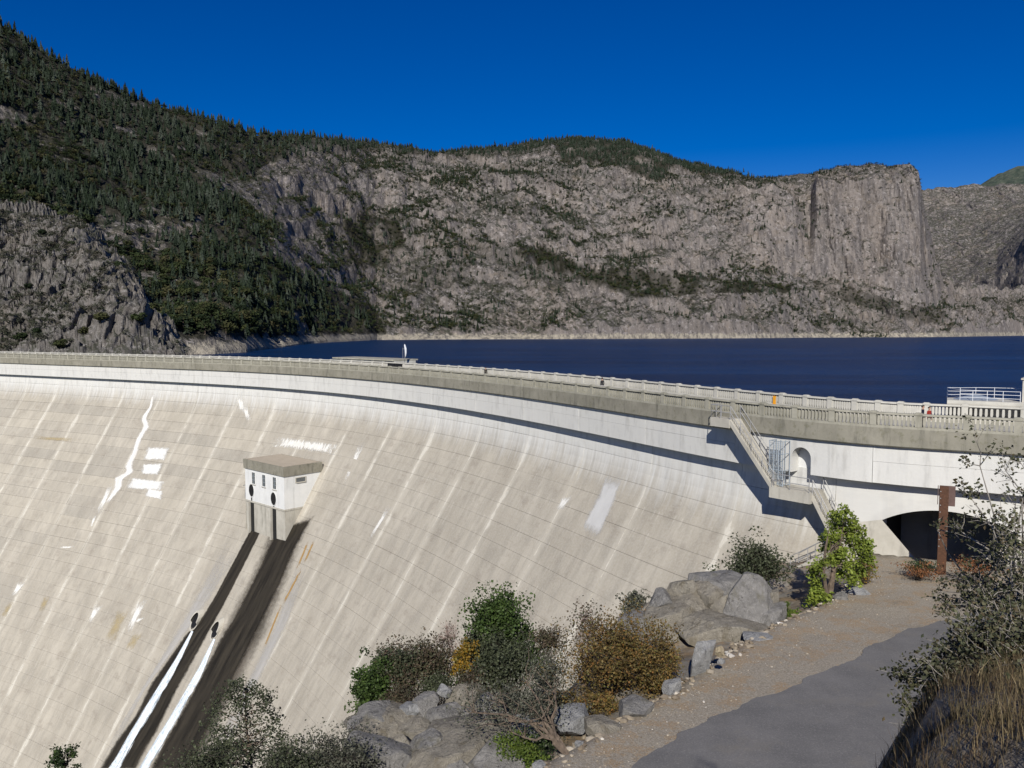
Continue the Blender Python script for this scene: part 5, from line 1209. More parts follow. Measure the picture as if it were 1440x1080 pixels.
OUT = 'rocks of the outcrop beside the stairs'
boulder(985, 862, 156, 114, 40.5, 'rock_tan', 'largest tan rock of the outcrop below the sloping dam face', 0, 0.3, 0.9, group=OUT)
boulder(940, 868, 117, 87, 40.3, 'rock_tan', 'tan rock at the left end of the tall outcrop', 1, 1.0, 0.9, group=OUT)
boulder(1046, 856, 97, 105, 39.8, 'rock_grey', 'upright grey rock at the right end of the tall outcrop', 2, 0.6, 0.9, group=OUT)
boulder(1082, 872, 58, 50, 39.2, 'rock_grey', 'dark grey block between the outcrop and the small green bush', 3, 0.2, group=OUT)
boulder(1012, 892, 126, 57, 38.4, 'rock_tan', 'low broken rock at the foot of the tall outcrop', 4, 2.1, group=OUT)
boulder(905, 884, 97, 57, 40.0, 'rock_grey', 'dark sloping rock under the grey twiggy shrub', 5, 0.9, group=OUT)
boulder(1022, 826, 109, 46, 41.2, 'rock_grey', 'flat grey cap on top of the tall outcrop', 6, 0.1, group=OUT)
boulder(987, 926, 38, 60, 31.8, 'rock_pale', 'pale grey upright boulder at the edge of the gravel', 7, 0.5, 0.8, tilt=0.2)
boulder(1012, 916, 15, 18, 31.6, 'rock_yellow', 'small yellowish rock beside the pale upright boulder', 8, 0.5)
boulder(1014, 930, 14, 11, 31.2, 'rock_pale', 'small white chip of rock below the yellowish rock', 9, 0.5)
rb = np.random.default_rng(91)
for i, (x, y, w, h, Y) in enumerate([(930, 848, 52, 40, 40.6), (962, 832, 56, 36, 41.0), (1000, 842, 50, 44, 40.2), (1030, 880, 46, 52, 38.8), (972, 892, 58, 44, 38.8), (940, 896, 50, 38, 39.0), (1062, 836, 40, 40, 40.4), (1016, 862, 44, 56, 39.3), (1050, 892, 40, 34, 38.0), (990, 812, 50, 24, 41.4), (914, 868, 46, 34, 40.6), (1078, 850, 34, 44, 39.8)]):
    boulder(x, y, w * 1.1, h * 1.1, Y, 'rock_tan' if i % 3 else 'rock_grey', 'angular granite block wedged in the tall outcrop below the grey-green shrub', i + 2, rb.uniform(0, 6), 0.9, group='angular blocks of the tall outcrop', tilt=rb.uniform(-0.4, 0.4))
EDG = 'rocks along the gravel edge'
for i, (x, y, w, h, Y, mt, lb) in enumerate((
    (944, 964, 40, 30, 32.0, 'rock_pale', 'blue-grey rock below the golden shrub at the gravel edge'), (892, 992, 52, 26, 30.0, 'rock_grey', 'flat olive-grey slab at the gravel edge'),
    (846, 1018, 60, 26, 28.5, 'rock_tan', 'long low slab half buried in the gravel edge'), (814, 1046, 22, 18, 26.5, 'rock_pale', 'white-blue stone at the foot of the leaning grey shrub'),
    (795, 1056, 20, 16, 25.9, 'rock_pale', 'second white-blue stone left of its twin at the gravel edge'), (757, 1076, 24, 14, 24.6, 'rock_pale', 'pale stone at the bottom picture edge beside the gravel'),
    (876, 1014, 12, 9, 28.5, 'rock_pale', 'small white stone on the gravel by the olive slab'), (1062, 893, 40, 14, 37.8, 'rock_pale', 'whitish flat rock along the gravel lip below the outcrop'),
    (1038, 908, 34, 14, 36.5, 'rock_pale', 'whitish rock left of the flat one along the gravel lip'), (1205, 829, 34, 14, 44.3, 'rock_pale', 'blue-grey rock right of the young tree trunk'),
    (1182, 838, 36, 13, 43.2, 'rock_grey', 'grey ledge at the foot of the young tree'), (1142, 852, 30, 12, 41.4, 'rock_pale', 'pale ledge left of the young tree'), (1228, 822, 22, 9, 45.6, 'rock_pale', 'small pale rock near the concrete arch cheek'))):
    if i in (4, 6, 8, 11, 12): continue
    rr_ = ray(x, y + 0.42 * h); Y = rr_[1] * (-11.775 / (rr_[2] + 0.065 * rr_[1])); boulder(x, y + 0.2 * h, w * (0.8 + 0.5 * ((i * 37) % 10) / 10), h * 1.15, Y + 0.3, mt, lb, i + 3, i * 0.7, group=EDG)
LOW = 'slabs of the lower outcrop'
for i, (x, y, w, h, Y, mt, lb, tl) in enumerate((
    (560, 1022, 160, 74, 29.0, 'rock_tan', 'broad domed slab at the left of the lower outcrop', 0.15), (640, 1052, 180, 100, 27.0, 'rock_tan', 'biggest cracked slab in the middle of the lower outcrop', 0.1),
    (690, 1010, 96, 66, 28.5, 'rock_grey', 'grey slab under the leaning grey shrub', 0.0), (600, 990, 48, 34, 29.6, 'rock_grey', 'dark wedge-shaped block on top of the lower outcrop', 0.3),
    (578, 1000, 36, 24, 29.2, 'rock_pale', 'white-faced rock leaning on the dark wedge block', -0.2), (655, 978, 64, 36, 30.5, 'rock_tan', 'rounded tan rock below the orange shrub', 0.0),
    (740, 1030, 76, 56, 27.5, 'rock_pale', 'pale rock behind the leaning grey shrub', 0.1), (540, 1066, 120, 56, 26.5, 'rock_grey', 'grey slab at the bottom picture edge under the shrubs', 0.0),
    (700, 1074, 110, 60, 25.5, 'rock_grey', 'dark slab beside the bright green bush at the bottom', 0.0), (625, 972, 32, 20, 30.3, 'rock_pale', 'small whitish rock on the crest of the lower outcrop', 0.0),
    (770, 985, 66, 46, 30.0, 'rock_tan', 'tan rock showing between the shrubs', 0.0), (800, 1010, 70, 46, 27.5, 'rock_pale', 'pale rock under the golden shrub', 0.1))):
    boulder(x, y, w, h, Y, mt, lb, i, i * 1.3, 0.9, group=LOW, tilt=tl)

for i, (x, y, w, h, Y) in enumerate([(530, 1010, 60, 34, 29.2), (585, 1028, 56, 40, 28.2), (622, 1010, 60, 38, 28.8), (668, 1038, 60, 46, 27.2), (600, 1056, 66, 44, 26.6), (560, 1050, 60, 36, 27.2), (650, 1004, 44, 28, 29.2), (700, 1046, 50, 40, 26.8), (636, 1078, 70, 40, 25.6), (712, 990, 44, 30, 29.4), (510, 1030, 46, 30, 28.6)]):
    boulder(x, y, w * 1.1, h * 1.1, Y, 'rock_tan' if i % 2 else 'rock_grey', 'angular block among the slabs of the lower outcrop at bottom centre', i + 4, rb.uniform(0, 6), 0.9, group='angular blocks of the lower outcrop', tilt=rb.uniform(-0.4, 0.4))
# gravel and fallen leaves on the shoulder
def scatter_gravel():
    n = 5200; V0, F0 = SROCKS[0]; t = rng.uniform(size=n) ** 0.8; 
    L = np.concatenate([[0], np.cumsum(np.linalg.norm(np.diff(SHOULD, axis=0), axis=1))]); k4 = np.searchsorted(SHOULD[:, 1], 22.0)
    u = rng.uniform(L[3] + 6, L[-2], n); p = np.stack([np.interp(u, L, SHOULD[:, i]) for i in (0, 1)], 1); p2 = np.stack([np.interp(u + 0.1, L, SHOULD[:, i]) for i in (0, 1)], 1)
    d = (p2 - p) / 0.1; nr = np.stack([d[:, 1], -d[:, 0]], 1); p0 = p.copy(); p = p + nr * (rng.exponential(1.5, n) - 0.5)[:, None]
    sz = 0.010 + 0.013 * rng.exponential(0.7, n); sz = np.minimum(sz, 0.07); lipk = rng.uniform(size=n) < 0.12; p = np.where(lipk[:, None], p0 + nr * rng.normal(-0.35, 0.35, n)[:, None], p); sz = np.where(lipk, rng.uniform(0.04, 0.20, n), sz)
    VV, FF = [], []; nb = 0
    for i in range(n):
        V, Fc = SROCKS[i % 6]; a = rng.uniform(0, 6.28); C, S = math.cos(a), math.sin(a)
        w = V * sz[i] * np.array([1, 0.8, 0.6]); w = np.stack([w[:, 0] * C - w[:, 1] * S, w[:, 0] * S + w[:, 1] * C, w[:, 2]], 1) + (p[i, 0], p[i, 1], gz(p[i, 0], p[i, 1]) + sz[i] * 0.25)
        VV.append(w); FF.append(Fc + nb); nb += len(V)
    t = NT('gravel_stone'); c = t.ramp(t.island(), [(0.0, (0.14, 0.11, 0.08)), (0.55, (0.25, 0.21, 0.155)), (0.9, (0.36, 0.32, 0.26)), (1.0, (0.58, 0.56, 0.52))])
    o = mesh_np('gravel', np.concatenate(VV), np.concatenate(FF), t.fin(c, 0.95, 0.15)); tag(o, 'loose tan and white gravel along the road shoulder', 'gravel', kind='stuff')
scatter_gravel()

# ------------------------------------------------------------------ foliage
def leafmat(name, cols, rough=0.6, trans=0.25):
    t = NT(name); n = len(cols); c = t.ramp(t.island(), [(i / max(1, n - 1), col) for i, col in enumerate(cols)])
    big_ = t.noise(t.pos(), 1.3, 3, 0.6); c = t.mix(t.ss(big_, 0.38, 0.62, 0.0, 0.55), c, tuple(0.45 * q for q in cols[0])); c = t.mix(t.ss(t.noise(t.pos(), 2.1, 3, 0.6), 0.55, 0.68, 0, 0.5), c, tuple(min(1, 1.35 * q) for q in cols[-1]))
    t.fin(c, rough, 0.35)
    if trans:
        tr = t.n('ShaderNodeBsdfTranslucent'); t.set(tr.inputs[0], c); mx = t.n('ShaderNodeMixShader'); mx.inputs[0].default_value = trans
        t.t.links.new(t.b.outputs[0], mx.inputs[1]); t.t.links.new(tr.outputs[0], mx.inputs[2]); t.t.links.new(mx.outputs[0], t.out.inputs['Surface'])
    M[name] = t.m; return t.m
leafmat('leaf_green', [(0.035, 0.06, 0.016), (0.055, 0.095, 0.02), (0.085, 0.135, 0.03)])
leafmat('leaf_bright', [(0.06, 0.10, 0.015), (0.11, 0.165, 0.025), (0.19, 0.24, 0.04)])
leafmat('leaf_young', [(0.13, 0.18, 0.025), (0.19, 0.25, 0.035), (0.28, 0.33, 0.055)])
leafmat('leaf_dark', [(0.018, 0.035, 0.012), (0.035, 0.062, 0.016), (0.06, 0.095, 0.022)])
leafmat('leaf_grey', [(0.05, 0.055, 0.036), (0.08, 0.086, 0.058), (0.12, 0.125, 0.088), (0.17, 0.17, 0.13)])
leafmat('leaf_sage', [(0.042, 0.052, 0.028), (0.068, 0.082, 0.042), (0.10, 0.115, 0.062)])
leafmat('leaf_gold', [(0.075, 0.055, 0.022), (0.14, 0.095, 0.03), (0.22, 0.155, 0.05), (0.13, 0.13, 0.035), (0.24, 0.11, 0.03)])
leafmat('leaf_orange', [(0.12, 0.10, 0.02), (0.30, 0.17, 0.02), (0.36, 0.20, 0.02), (0.10, 0.11, 0.025)])
leafmat('leaf_brown', [(0.07, 0.05, 0.035), (0.12, 0.085, 0.055), (0.09, 0.085, 0.045), (0.06, 0.07, 0.035)])
leafmat('leaf_rust', [(0.20, 0.075, 0.03), (0.30, 0.13, 0.05), (0.15, 0.09, 0.04)])
leafmat('leaf_near', [(0.045, 0.052, 0.026), (0.07, 0.078, 0.038), (0.10, 0.105, 0.052), (0.135, 0.13, 0.066), (0.07, 0.082, 0.042), (0.12, 0.085, 0.045), (0.17, 0.17, 0.10)])
leafmat('needle', [(0.022, 0.036, 0.02), (0.038, 0.058, 0.032), (0.058, 0.082, 0.048)], 0.7, 0.1)
leafmat('needle_blue', [(0.05, 0.068, 0.055), (0.075, 0.098, 0.08), (0.10, 0.125, 0.10)], 0.7, 0.1)
simple('bark', (0.13, 0.10, 0.075), 0.95, 0.0, 0.5, 8.0); simple('bark_grey', (0.25, 0.23, 0.205), 0.95, 0.0, 0.4, 12.0); simple('twig_dark', (0.06, 0.05, 0.042), 0.95, 0.0, 0.4, 9.0); simple('twig_pink', (0.24, 0.17, 0.145), 0.95, 0.0, 0.3, 9.0)
def leaves(centers, sd, n, size, r, droop=0.3, up=0.0):
    """n small folded leaves round the given centres"""
    k = r.integers(0, len(centers), n); p = centers[k] + np.clip(r.normal(size=(n, 3)), -1.5, 1.5) * sd
    d = r.normal(size=(n, 3)); d[:, 2] = d[:, 2] * 0.7 + up; d /= np.linalg.norm(d, axis=1)[:, None]
    a = r.normal(size=(n, 3)); w = np.cross(d, a); w /= np.linalg.norm(w, axis=1)[:, None] + 1e-9; nn = np.cross(d, w)
    L = size * r.uniform(0.6, 1.35, n)[:, None]; B = L * r.uniform(0.28, 0.5, n)[:, None]
    V = np.stack([p - d * L * 0.5, p + w * B + nn * B * 0.25, p + d * L * 0.5, p - w * B + nn * B * 0.25], 1).reshape(-1, 3)
    i = np.arange(n) * 4; return V, np.stack([i, i + 1, i + 2, i + 3], 1)
def stem_path(a, b, r, bend=0.18, n=4):
    a, b = np.array(a, float), np.array(b, float); L = np.linalg.norm(b - a); pts = [a]
    for i in range(1, n):
        f = i / n; q = a * (1 - f) + b * f + r.normal(size=3) * bend * L * 0.35; q[2] += bend * L * 0.5 * f * (1 - f); pts.append(q)
    return pts + [b]
def shrub(px, py, w, h, Y, label, leaf, nl, lsize, nc=26, cat='shrub', name='shrub', twig='twig_dark', shape='round', sd=0.17, seed=1, group=None, dep=0.9, bare=0, rad=0.022, base=None, cfac=1.0):
    r = np.random.default_rng(seed); c = at_y(px, py, Y); w, h, py = w * 0.86, h * 0.84, py + 0.05 * h; c = at_y(px, py, Y); rx, rz = w / 2 * Y / F, h / 2 * Y / F; ry = rx * dep
    bz = gz(c[0], c[1]) if base is None else base
    bz = min(bz, c[2] - 0.5 * rz); bx = (c[0] + r.normal() * 0.08 * rx, c[1], bz - 0.05) 
    e = empty(name, bx); tag(e, label, cat, group)
    q = r.normal(size=(nc * 3, 3)); q /= np.linalg.norm(q, axis=1)[:, None]; q *= (r.uniform(0.25, 1, (nc * 3, 1)) ** 0.45); q = q[:nc] * (1 - sd * 0.9)
    if shape in ('round', 'dome') and nc > 24:
        nl_ = int(r.integers(5, 9)); lo = r.normal(size=(nl_, 3)); lo /= np.linalg.norm(lo, axis=1)[:, None]; lo *= r.uniform(0.35, 0.95, (nl_, 1)); lr = r.uniform(0.28, 0.5, nl_); kk = r.integers(0, nl_, nc); dd = r.normal(size=(nc, 3)); dd /= np.linalg.norm(dd, axis=1)[:, None]; q = lo[kk] * 0.8 + dd * lr[kk][:, None] * r.uniform(0.3, 1.0, (nc, 1)) ** 0.5
    if shape == 'cone':
        zz = r.uniform(-1, 1, nc); wd_ = (1.0 - (0.5 * (zz + 1)) ** 1.5) * 0.95 + 0.10; a = r.uniform(0, 6.28, nc); rr = np.sqrt(r.uniform(0.1, 1, nc)) * wd_; q = np.stack([rr * np.cos(a), rr * np.sin(a), zz], 1)
    if shape == 'dome': q[:, 2] = np.abs(q[:, 2]) * 1.7 - 0.85
    lump = 1 + 0.22 * r.normal(size=(nc, 1)) * (0 if shape == 'cone' else 1)
    ctr = c + q * lump * np.array([rx, ry, rz])
    m = MB()
    for k in range(nc):
        n0 = stem_path(bx, ctr[k], r, 0.2); m.tube(n0, np.linspace(rad, rad * 0.25, len(n0)), 4, False)
    tw = []
    for k in range(int(nc * 2.6) + int(bare * 1.5)):
        i = r.integers(0, nc); b = ctr[i] + r.normal(size=3) * sd * 1.25 * np.array([rx, ry, rz]); b[2] += 0.1 * rz; m.tube(stem_path(ctr[i], b, r, 0.15, 2), [rad * 0.3, rad * 0.2, rad * 0.1], 3, False); tw.append(b)
    m.build('branches', M[twig], e)
    cc = np.concatenate([ctr, np.array(tw)]) if tw else ctr
    V, Fc = leaves(cc, np.array([rx, ry, rz]) * sd * 0.75, int(nl * 0.8), lsize, r); mesh_np('foliage', V, Fc, M[leaf], e); return e
def build_shrubs():
    # young tree by the stairs
    r = np.random.default_rng(5); b = at_y(1165, 846, 42.0); b[2] = gz(b[0], b[1]); tp = at_y(1193, 712, 42.6)
    e = empty('young_tree', tuple(b - np.array([0, 0, 0.1]))); tag(e, 'young yellow-green tree with bare grey trunk beside the stairway', 'tree')
    m = MB(); tr = [b - np.array([0, 0, 0.2]), at_y(1170, 815, 42.1), at_y(1176, 775, 42.2), at_y(1184, 740, 42.5), tp]; m.tube(tr, [0.17, 0.15, 0.12, 0.07, 0.02], 8); 
    m.tube([at_y(1163, 842, 42.0), at_y(1158, 805, 41.8), at_y(1161, 770, 41.6), at_y(1166, 745, 41.8)], [0.11, 0.09, 0.06, 0.02], 6); m.build('trunk', M['bark'], e)
    cl = [(1190, 722, 14), (1178, 735, 14), (1203, 738, 14), (1165, 752, 12), (1195, 755, 15), (1211, 756, 12), (1160, 768, 10), (1208, 775, 14), (1190, 790, 10), (1214, 790, 14), (1222, 780, 10), (1150, 795, 11), (1145, 808, 9), (1205, 803, 12), (1196, 815, 10), (1172, 728, 9), (1150, 832, 10), (1158, 838, 9), (1148, 822, 7), (1216, 768, 10), (1183, 748, 11), (1182, 805, 8), (1176, 770, 11), (1186, 778, 10), (1168, 785, 9), (1200, 765, 12), (1143, 842, 8)]
    ctr = []; m = MB()
    for x, y, q in cl:
        c = at_y(x, y, 42.2 + r.normal() * 0.8); k = r.integers(1, 4); m.tube(stem_path(np.array(tr[k]) * 0.5 + np.array(tr[min(k + 1, 4)]) * 0.5, c, r, 0.2), [0.04, 0.03, 0.02, 0.012, 0.008], 4, False)
        for _ in range(7): ctr.append(c + r.normal(size=3) * q * 42 / F * 0.42)
    m.build('limbs', M['bark'], e)
    V, Fc = leaves(np.array(ctr), 0.15, 6800, 0.15, r); mesh_np('crown', V, Fc, M['leaf_young'], e)
    shrub(1065, 802, 116, 84, 46.5, 'round grey-green shrub behind the rock outcrop', 'leaf_sage', 11000, 0.14, 70, sd=0.2, seed=11, rad=0.03)
    shrub(1108, 858, 36, 30, 41.5, 'small bright green bush beside the outcrop', 'leaf_bright', 1300, 0.11, 18, seed=12, shape='dome')
    shrub(1078, 884, 52, 22, 39.0, 'low dark green creeper on the gravel lip', 'leaf_dark', 1600, 0.08, 22, seed=13)
    shrub(893, 838, 70, 46, 41.5, 'pale grey leafy shrub on the rock beside the dam face', 'leaf_grey', 1500, 0.12, 34, seed=14, sd=0.15, shape='dome', rad=0.03)
    shrub(930, 852, 44, 34, 41.5, 'dark bare twiggy shrub on top of the outcrop', 'leaf_brown', 500, 0.09, 26, seed=44, sd=0.2, bare=60)
    shrub(862, 928, 200, 158, 31.5, 'big golden-brown autumn shrub in the centre foreground', 'leaf_gold', 26000, 0.085, 130, seed=15, sd=0.17, bare=60, twig='twig_dark')
    shrub(925, 920, 84, 104, 31.0, 'olive-gold shrub at the right side of the big golden one', 'leaf_gold', 9500, 0.085, 60, seed=16, sd=0.2, bare=30)
    shrub(822, 885, 64, 76, 33.0, 'brown feathery shrub rising behind the golden one', 'leaf_brown', 1500, 0.09, 30, seed=17, sd=0.25, bare=60, twig='twig_pink')
    shrub(704, 893, 140, 124, 33.5, 'dark green pointed small tree in front of the dam face', 'leaf_green', 19000, 0.115, 110, cat='tree', name='small_tree', shape='cone', sd=0.16, seed=18, rad=0.035)
    shrub(706, 930, 116, 100, 31.5, 'dull olive bush in front of the dark pointed tree', 'leaf_sage', 13000, 0.09, 70, seed=19, sd=0.2, bare=40)
    shrub(655, 928, 46, 64, 32.0, 'small orange and yellow bush among the green ones', 'leaf_orange', 3600, 0.10, 28, seed=20, sd=0.2)
    shrub(592, 930, 122, 98, 32.5, 'olive-brown bush left of the orange one', 'leaf_brown', 14000, 0.09, 80, seed=21, sd=0.19, bare=40)
    shrub(560, 940, 74, 84, 32.0, 'green bush between the dark one and the olive-brown one', 'leaf_sage', 5500, 0.10, 36, seed=22, sd=0.2)
    shrub(630, 890, 52, 62, 33.0, 'bare pinkish twigs above the orange bush', 'leaf_brown', 220, 0.07, 30, seed=23, sd=0.25, bare=110, twig='twig_pink', shape='dome')
    shrub(522, 965, 80, 90, 31.5, 'dense dark green bush at the left edge of the lower outcrop', 'leaf_green', 14000, 0.105, 66, seed=24, sd=0.18)
    shrub(728, 1000, 150, 96, 28.0, 'grey-leaved straggly shrub above the lower outcrop', 'leaf_grey', 6000, 0.085, 56, seed=25, sd=0.2, bare=60)
    shrub(726, 1060, 88, 54, 25.5, 'vivid green bush at the bottom picture edge', 'leaf_bright', 7000, 0.08, 44, seed=26, sd=0.2)
    shrub(760, 1050, 74, 56, 25.8, 'dark green bush right of the vivid green one', 'leaf_dark', 2400, 0.07, 30, seed=27, sd=0.2)
    for i, (x, y, w, h, Y, lf, lb) in enumerate(((770, 950, 80, 60, 31.0, 'leaf_grey', 'grey brush between the olive bush and the golden shrub'), (660, 962, 70, 40, 31.0, 'leaf_brown', 'low brown brush under the orange bush'),
            (618, 962, 60, 36, 31.2, 'leaf_sage', 'low sage brush under the olive-brown bush'), (560, 984, 60, 36, 30.4, 'leaf_brown', 'brown brush at the foot of the dark green bush'), (800, 990, 90, 50, 28.6, 'leaf_gold', 'low yellow-brown brush left of the golden shrub'),
            (770, 900, 56, 50, 33.0, 'leaf_brown', 'thin brown brush between the pointed tree and golden shrub'), (845, 985, 70, 36, 29.0, 'leaf_gold', 'low yellow-brown brush at the foot of the golden shrub'), (668, 908, 40, 50, 33.0, 'leaf_sage', 'sage sprigs left of the pointed tree'))):
        shrub(x, y, w, h, Y, lb, lf, 2600, 0.08, 36, seed=70 + i, sd=0.22, bare=40)
    # leaning grey shrub: bare stems
    e = empty('leaning_shrub', tuple(at_y(800, 1062, 24.6))); tag(e, 'leaning bare-stemmed grey shrub rooted at the gravel edge', 'shrub'); r = np.random.default_rng(28)
    base = at_y(803, 1068, 24.4); m = MB(); ends = []
    for tx, ty, Yd in ((745, 985, 29), (700, 1005, 29), (770, 975, 29.5), (735, 950, 30), (690, 975, 30), (720, 1030, 28), (780, 950, 30), (665, 990, 30), (755, 1005, 28)):
        c = at_y(tx, ty, Yd * 0.9); mid = at_y(783, 1040, 24.8) + r.normal(size=3) * 0.05; pts = [base, mid] + stem_path(mid, c, r, 0.15)[1:]; m.tube(pts, np.linspace(0.07, 0.012, len(pts)), 5, False); ends.append(c)
        for _ in range(6):
            b = c + r.normal(size=3) * np.array([0.6, 0.5, 0.45]); m.tube(stem_path(np.array(pts[-2]), b, r, 0.2, 3), [0.018, 0.014, 0.010, 0.006], 4, False); ends.append(b)
    m.build('branches', M['bark'], e); V, Fc = leaves(np.array(ends), 0.26, 2600, 0.075, r); mesh_np('foliage', V, Fc, M['leaf_grey'], e)
    # bottom-left trees and shrubs, rooted below the frame
    def small_tree(px, top, bot, w, Y, label, leaf, nl, ls, seed, nc):
        r = np.random.default_rng(seed); tp = at_y(px, top, Y); bt = at_y(px + 4, bot, Y); root = np.array([bt[0], bt[1], min(gz(bt[0], bt[1]), bt[2])]); e = empty('small_tree', tuple(root)); tag(e, label, 'tree')
        m = MB(); m.tube(stem_path(root, tp, r, 0.05, 5), [0.09, 0.08, 0.06, 0.045, 0.03, 0.012], 6); m.build('trunk', M['bark'], e); m = MB(); cs = []
        for k in range(nc):
            f = r.uniform(0.05, 1.0); y = top + (bot - top) * f; wd_ = w / 2 * (0.22 + 0.85 * f ** 0.8); c = at_y(px + r.uniform(-1, 1) * wd_, y, Y + r.uniform(-1, 1) * wd_ * Y / F); st = tp * (1 - min(1, f + 0.12)) + root * min(1, f + 0.12) if False else at_y(px + 2, min(y + 12, bot), Y)
            m.tube(stem_path(st, c, r, 0.2, 3), [0.025, 0.018, 0.012, 0.006], 4, False); cs.append(c)
            for _ in range(3): cs.append(c + r.normal(size=3) * 0.16)
        m.build('limbs', M['bark'], e); V, Fc = leaves(np.array(cs), 0.14, nl, ls, r); mesh_np('crown', V, Fc, M[leaf], e)
    small_tree(346, 955, 1110, 150, 30.0, 'open grey-green small tree against the dam face at bottom', 'leaf_sage', 7500, 0.09, 31, 80)
    small_tree(92, 1052, 1150, 80, 46.0, 'dark green treetop at the bottom left of the dam face', 'leaf_dark', 4200, 0.14, 32, 44)
    shrub(450, 1066, 160, 80, 25.5, 'grey twiggy shrub along the bottom edge left of the outcrop', 'leaf_grey', 8000, 0.075, 76, seed=33, sd=0.2, bare=80)
    shrub(300, 1078, 116, 66, 26.0, 'grey-green shrub at the foot of the open small tree', 'leaf_sage', 5200, 0.08, 52, seed=34, sd=0.22, bare=40)
    shrub(520, 1068, 96, 56, 26.0, 'sage shrub in front of the domed slab', 'leaf_grey', 4200, 0.075, 44, seed=35, sd=0.22, bare=50)
    shrub(400, 1076, 116, 56, 25.0, 'dull green shrub at the bottom between tree and outcrop', 'leaf_sage', 5000, 0.075, 44, seed=36, sd=0.22, bare=30)
    shrub(505, 1040, 64, 64, 27.5, 'thin grey shrub standing left of the domed slab', 'leaf_grey', 900, 0.07, 24, seed=37, sd=0.22, bare=50)
    # by the arch
    shrub(1216, 806, 38, 44, 45.5, 'yellowing weed bush against the arch cheek', 'leaf_orange', 1300, 0.09, 22, seed=38, sd=0.22)
    shrub(1290, 802, 60, 14, 46.3, 'rust-coloured low shrub at the lip of the arch', 'leaf_rust', 1700, 0.09, 26, seed=39, sd=0.25)
    shrub(1392, 800, 100, 20, 45.0, 'rust-coloured brush right of the sign post', 'leaf_rust', 2200, 0.09, 30, seed=40, sd=0.25)
    shrub(1296, 795, 46, 12, 46.8, 'dark green sprigs hanging over the arch lip', 'leaf_dark', 800, 0.09, 20, seed=41, sd=0.25)
build_shrubs()

# big near bush on the right, on the bank below the camera
def build_near_bush():
    r = np.random.default_rng(55)
    def bush(name, label, roots, tips, leaf, nl, ls, twig, rad, sub, spread, seed):
        r = np.random.default_rng(seed); e = empty(name, tuple(roots[0])); tag(e, label, 'bush'); m = MB(); cs = []
        for i, tp in enumerate(tips):
            b = roots[i % len(roots)] + r.normal(size=3) * np.array([0.08, 0.08, 0.02]); p = stem_path(b, tp, r, 0.16, 5); m.tube(p, np.linspace(rad, rad * 0.3, len(p)), 5, False)
            for j in range(sub):
                k = r.integers(2, len(p)); d = np.array(p[k]) - np.array(p[k - 1]); d /= np.linalg.norm(d) + 1e-9; L = r.uniform(0.5, 1.2) * spread
                q = np.array(p[k]) + (d * 0.6 + r.normal(size=3) * 0.55) * L; pt = stem_path(p[k], q, r, 0.2, 3); m.tube(pt, [rad * 0.35, rad * 0.28, rad * 0.2, rad * 0.1], 4, False)
                for f in np.linspace(0.3, 1, 5): cs.append(np.array(p[k]) * (1 - f) + q * f)
                for jj in range(3):
                    q2 = q + r.normal(size=3) * 0.4 * L; m.tube(stem_path(pt[2], q2, r, 0.2, 2), [rad * 0.2, rad * 0.14, rad * 0.08], 3, False)
                    for f in (0.5, 0.75, 1.0): cs.append(np.array(pt[2]) * (1 - f) + q2 * f)
        m.build('branches', M[twig], e); V, Fc = leaves(np.array(cs), 0.022, nl, ls, r, up=0.3); mesh_np('foliage', V, Fc, M[leaf], e)
    def T(l): return [at_y(x, y, Y) for x, y, Y in l]
    def root(x, Y): q = at_y(x, 900, Y); return np.array([q[0], q[1], gz(q[0], q[1]) - 0.05])
    bush('near_bush', 'tall open bush with small leaves at the right picture edge', [root(1450, 5.6), root(1500, 5.2), root(1420, 5.9)],
         T([(1378, 655, 5.6), (1365, 700, 5.4), (1415, 690, 5.3), (1450, 670, 5.5), (1340, 735, 5.7), (1395, 740, 5.2), (1430, 750, 5.0), (1470, 720, 5.4), (1318, 745, 5.8), (1375, 790, 5.4), (1415, 800, 5.0), (1450, 800, 4.8), (1352, 815, 5.6), (1335, 840, 5.8), (1395, 840, 5.1), (1440, 860, 4.7), (1350, 868, 5.3), (1380, 885, 5.0), (1480, 780, 5.0), (1410, 770, 5.5), (1425, 830, 5.4)]),
         'leaf_near', 6000, 0.025, 'bark_grey', 0.012, 8, 0.17, 56)
    bush('low_bush', 'dense olive bush below the tall open one, reaching over the road', [root(1440, 4.6), root(1480, 4.4), root(1400, 4.8)],
         T([(1292, 955, 4.6), (1335, 930, 4.8), (1365, 905, 4.7), (1330, 975, 4.5), (1350, 955, 4.4), (1385, 935, 4.5), (1415, 920, 4.4), (1445, 910, 4.3), (1345, 1005, 4.3), (1375, 990, 4.2), (1405, 975, 4.2), (1435, 965, 4.1), (1320, 1005, 4.5), (1360, 1030, 4.0), (1395, 1020, 4.0), (1430, 1010, 3.9), (1465, 960, 4.0), (1310, 1022, 4.4), (1455, 1000, 3.9), (1410, 895, 4.7), (1445, 880, 4.6)]),
         'leaf_near', 17000, 0.025, 'bark_grey', 0.012, 13, 0.18, 57)
build_near_bush()
